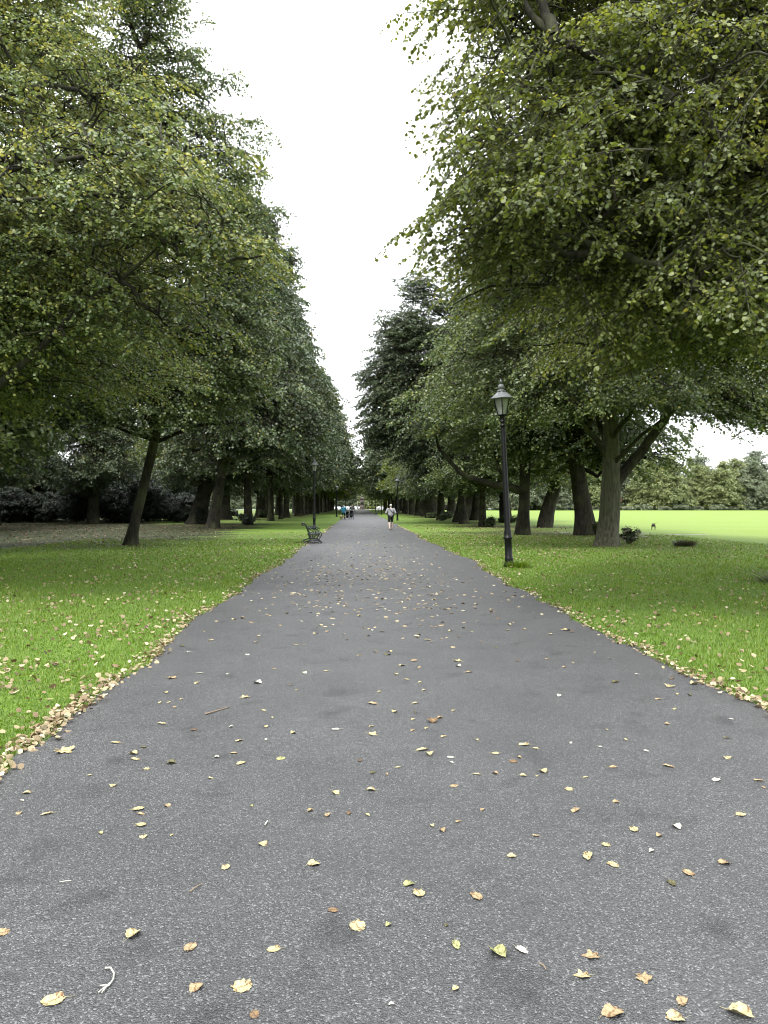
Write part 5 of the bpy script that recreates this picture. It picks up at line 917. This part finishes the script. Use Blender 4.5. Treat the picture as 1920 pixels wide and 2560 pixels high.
# drifts along both edges of the path
def drift(side, n, seed, w=.11):
    rg = np.random.default_rng(seed); y = 3.2 / (1 - rg.uniform(0, .978, n)); y = np.where(rg.random(n) < .3, rg.uniform(3, 60, n), y)
    dens = .5 + .5 * np.sin(y * 2.3 + np.sin(y * .9) * 2) * np.sin(y * .8 + 1); keep = rg.random(n) < (.18 + .82 * dens ** 1.5); y = y[keep]; n = len(y)
    off = np.abs(rg.normal(0, w, n)) * np.where(rg.random(n) < .72, -1, .55); x = (el(y) + off) if side < 0 else (er(y) - off)
    return x, y, rg.uniform(.014, .05, n)
x, y, z = drift(-1, 4800, 82, .085); scatter('fallen_leaves', 'drift of tan and yellow leaves along the bench side edge of the path', 83, x, y, z, rg.uniform(.028, .056, len(x)) * np.maximum(1, y / 30) ** .4, .75, .60, .26, .3)
x, y, z = drift(1, 4200, 84, .08); scatter('fallen_leaves', 'drift of tan and yellow leaves along the lamp side edge of the path', 85, x, y, z, rg.uniform(.028, .056, len(x)) * np.maximum(1, y / 30) ** .4, .75, .60, .26, .3)
# on the lawns
def lawn(side, n, seed, y1=46):
    rg = np.random.default_rng(seed); y = 3.4 / (1 - rg.uniform(0, 1 - 3.4 / y1, n)); y = np.where(rg.random(n) < .55, rg.uniform(4, y1, n), y); off = rg.exponential(2.6 if side < 0 else 3.6, n) + rg.uniform(0, 4, n) * (rg.random(n) < .5)
    c = np.sin(y * 1.3 + off * 1.9) * np.sin(off * 1.1 - y * .5); k = rg.random(n) < .55 + .45 * c; y, off = y[k], off[k]; x = el(y) - off if side < 0 else er(y) + off
    return x, y, rg.uniform(.025, .05, len(y))
x, y, z = lawn(-1, 9500, 86); scatter('fallen_leaves', 'pale curled leaves scattered through the bench side lawn', 87, x, y, z, rg.uniform(.035, .07, len(x)), .6, .52, .26, .35)
x, y, z = lawn(1, 9500, 88); scatter('fallen_leaves', 'pale curled leaves scattered through the lamp side lawn', 89, x, y, z, rg.uniform(.035, .065, len(x)), .6, .50, .26, .35)
n = 7000; x = -8.4 - rg.uniform(0, 1, n) ** .8 * 22; y = 27 + rg.uniform(0, 1, n) * 38; k = x > -y * .52 - 2; x, y = x[k], y[k]
scatter('fallen_leaves', 'dull brown leaf litter under the trees behind the leaning slim lime', 90, x, y, np.full(len(x), .02), rg.uniform(.06, .12, len(x)), .5, .05, .10, .3)
n = 3200; x = rg.uniform(4, 17, n); y = rg.uniform(22, 62, n); scatter('fallen_leaves', 'dull leaves on the worn turf under the lamp side trees', 91, x, y, np.full(n, .02), rg.uniform(.06, .11, n), .5, .35, .25, .3)
# ------------------------------------------------------------------ twigs
M_pt = simple("pale_twig", (.40, .39, .33), .7); M_bt = simple("brown_twig", (.16, .12, .08), .8)
def twig(pts, r, mat, label):
    m = MB(); w = [(*gpt(*p), .018 + .004 * (i % 2)) for i, p in enumerate(pts)]; m.tube(w, [r * (1 - .5 * i / len(w)) for i in range(len(w))], 6); return m, mat, label
a = lambda l: [(x / 1.728, 2000 + y / 1.728) for x, y in l]
m, _, _ = twig(a([(455, 748), (478, 752), (492, 770), (490, 800), (470, 825), (448, 840), (425, 855)]), .0034, M_pt, '')
m2 = m
for q in ([(470, 825), (450, 826), (432, 828)], [(474, 815), (455, 838), (440, 858)]):
    w = [(*gpt(*p), .02) for p in a(q)]; m2.tube(w, .0020, 6)
tag(m2.build('twig', M_pt, smooth=True), 'curved pale forked twig lying in the bottom left of the path', 'twig')
b = lambda l: [(x / 1.728, 1360 + y / 1.728) for x, y in l]
for pts, r, mt, lab in ((b([(885, 745), (915, 738), (950, 726), (988, 716)]), .006, M_bt, 'straight brown twig lying on the left half of the path'), (a([(820, 415), (845, 398), (872, 380)]), .003, M_bt, 'short dark twig left of the middle of the near path'), (a([(258, 372), (285, 372), (308, 366)]), .002, M_pt, 'thin straw coloured twig on the near left'), (a([(1145, 122), (1156, 108)]), .004, M_pt, 'short pale stick fragment left of the path middle'),
                       ([(960 + 672 / 1.728, 2000 + 728 / 1.728), (960 + 690 / 1.728, 2000 + 742 / 1.728), (960 + 700 / 1.728, 2000 + 755 / 1.728)], .003, M_bt, 'short straw twig below the pale pointed leaf')):
    m, _, _ = twig(pts, r, mt, lab); tag(m.build('twig', mt, smooth=True), lab, 'twig')
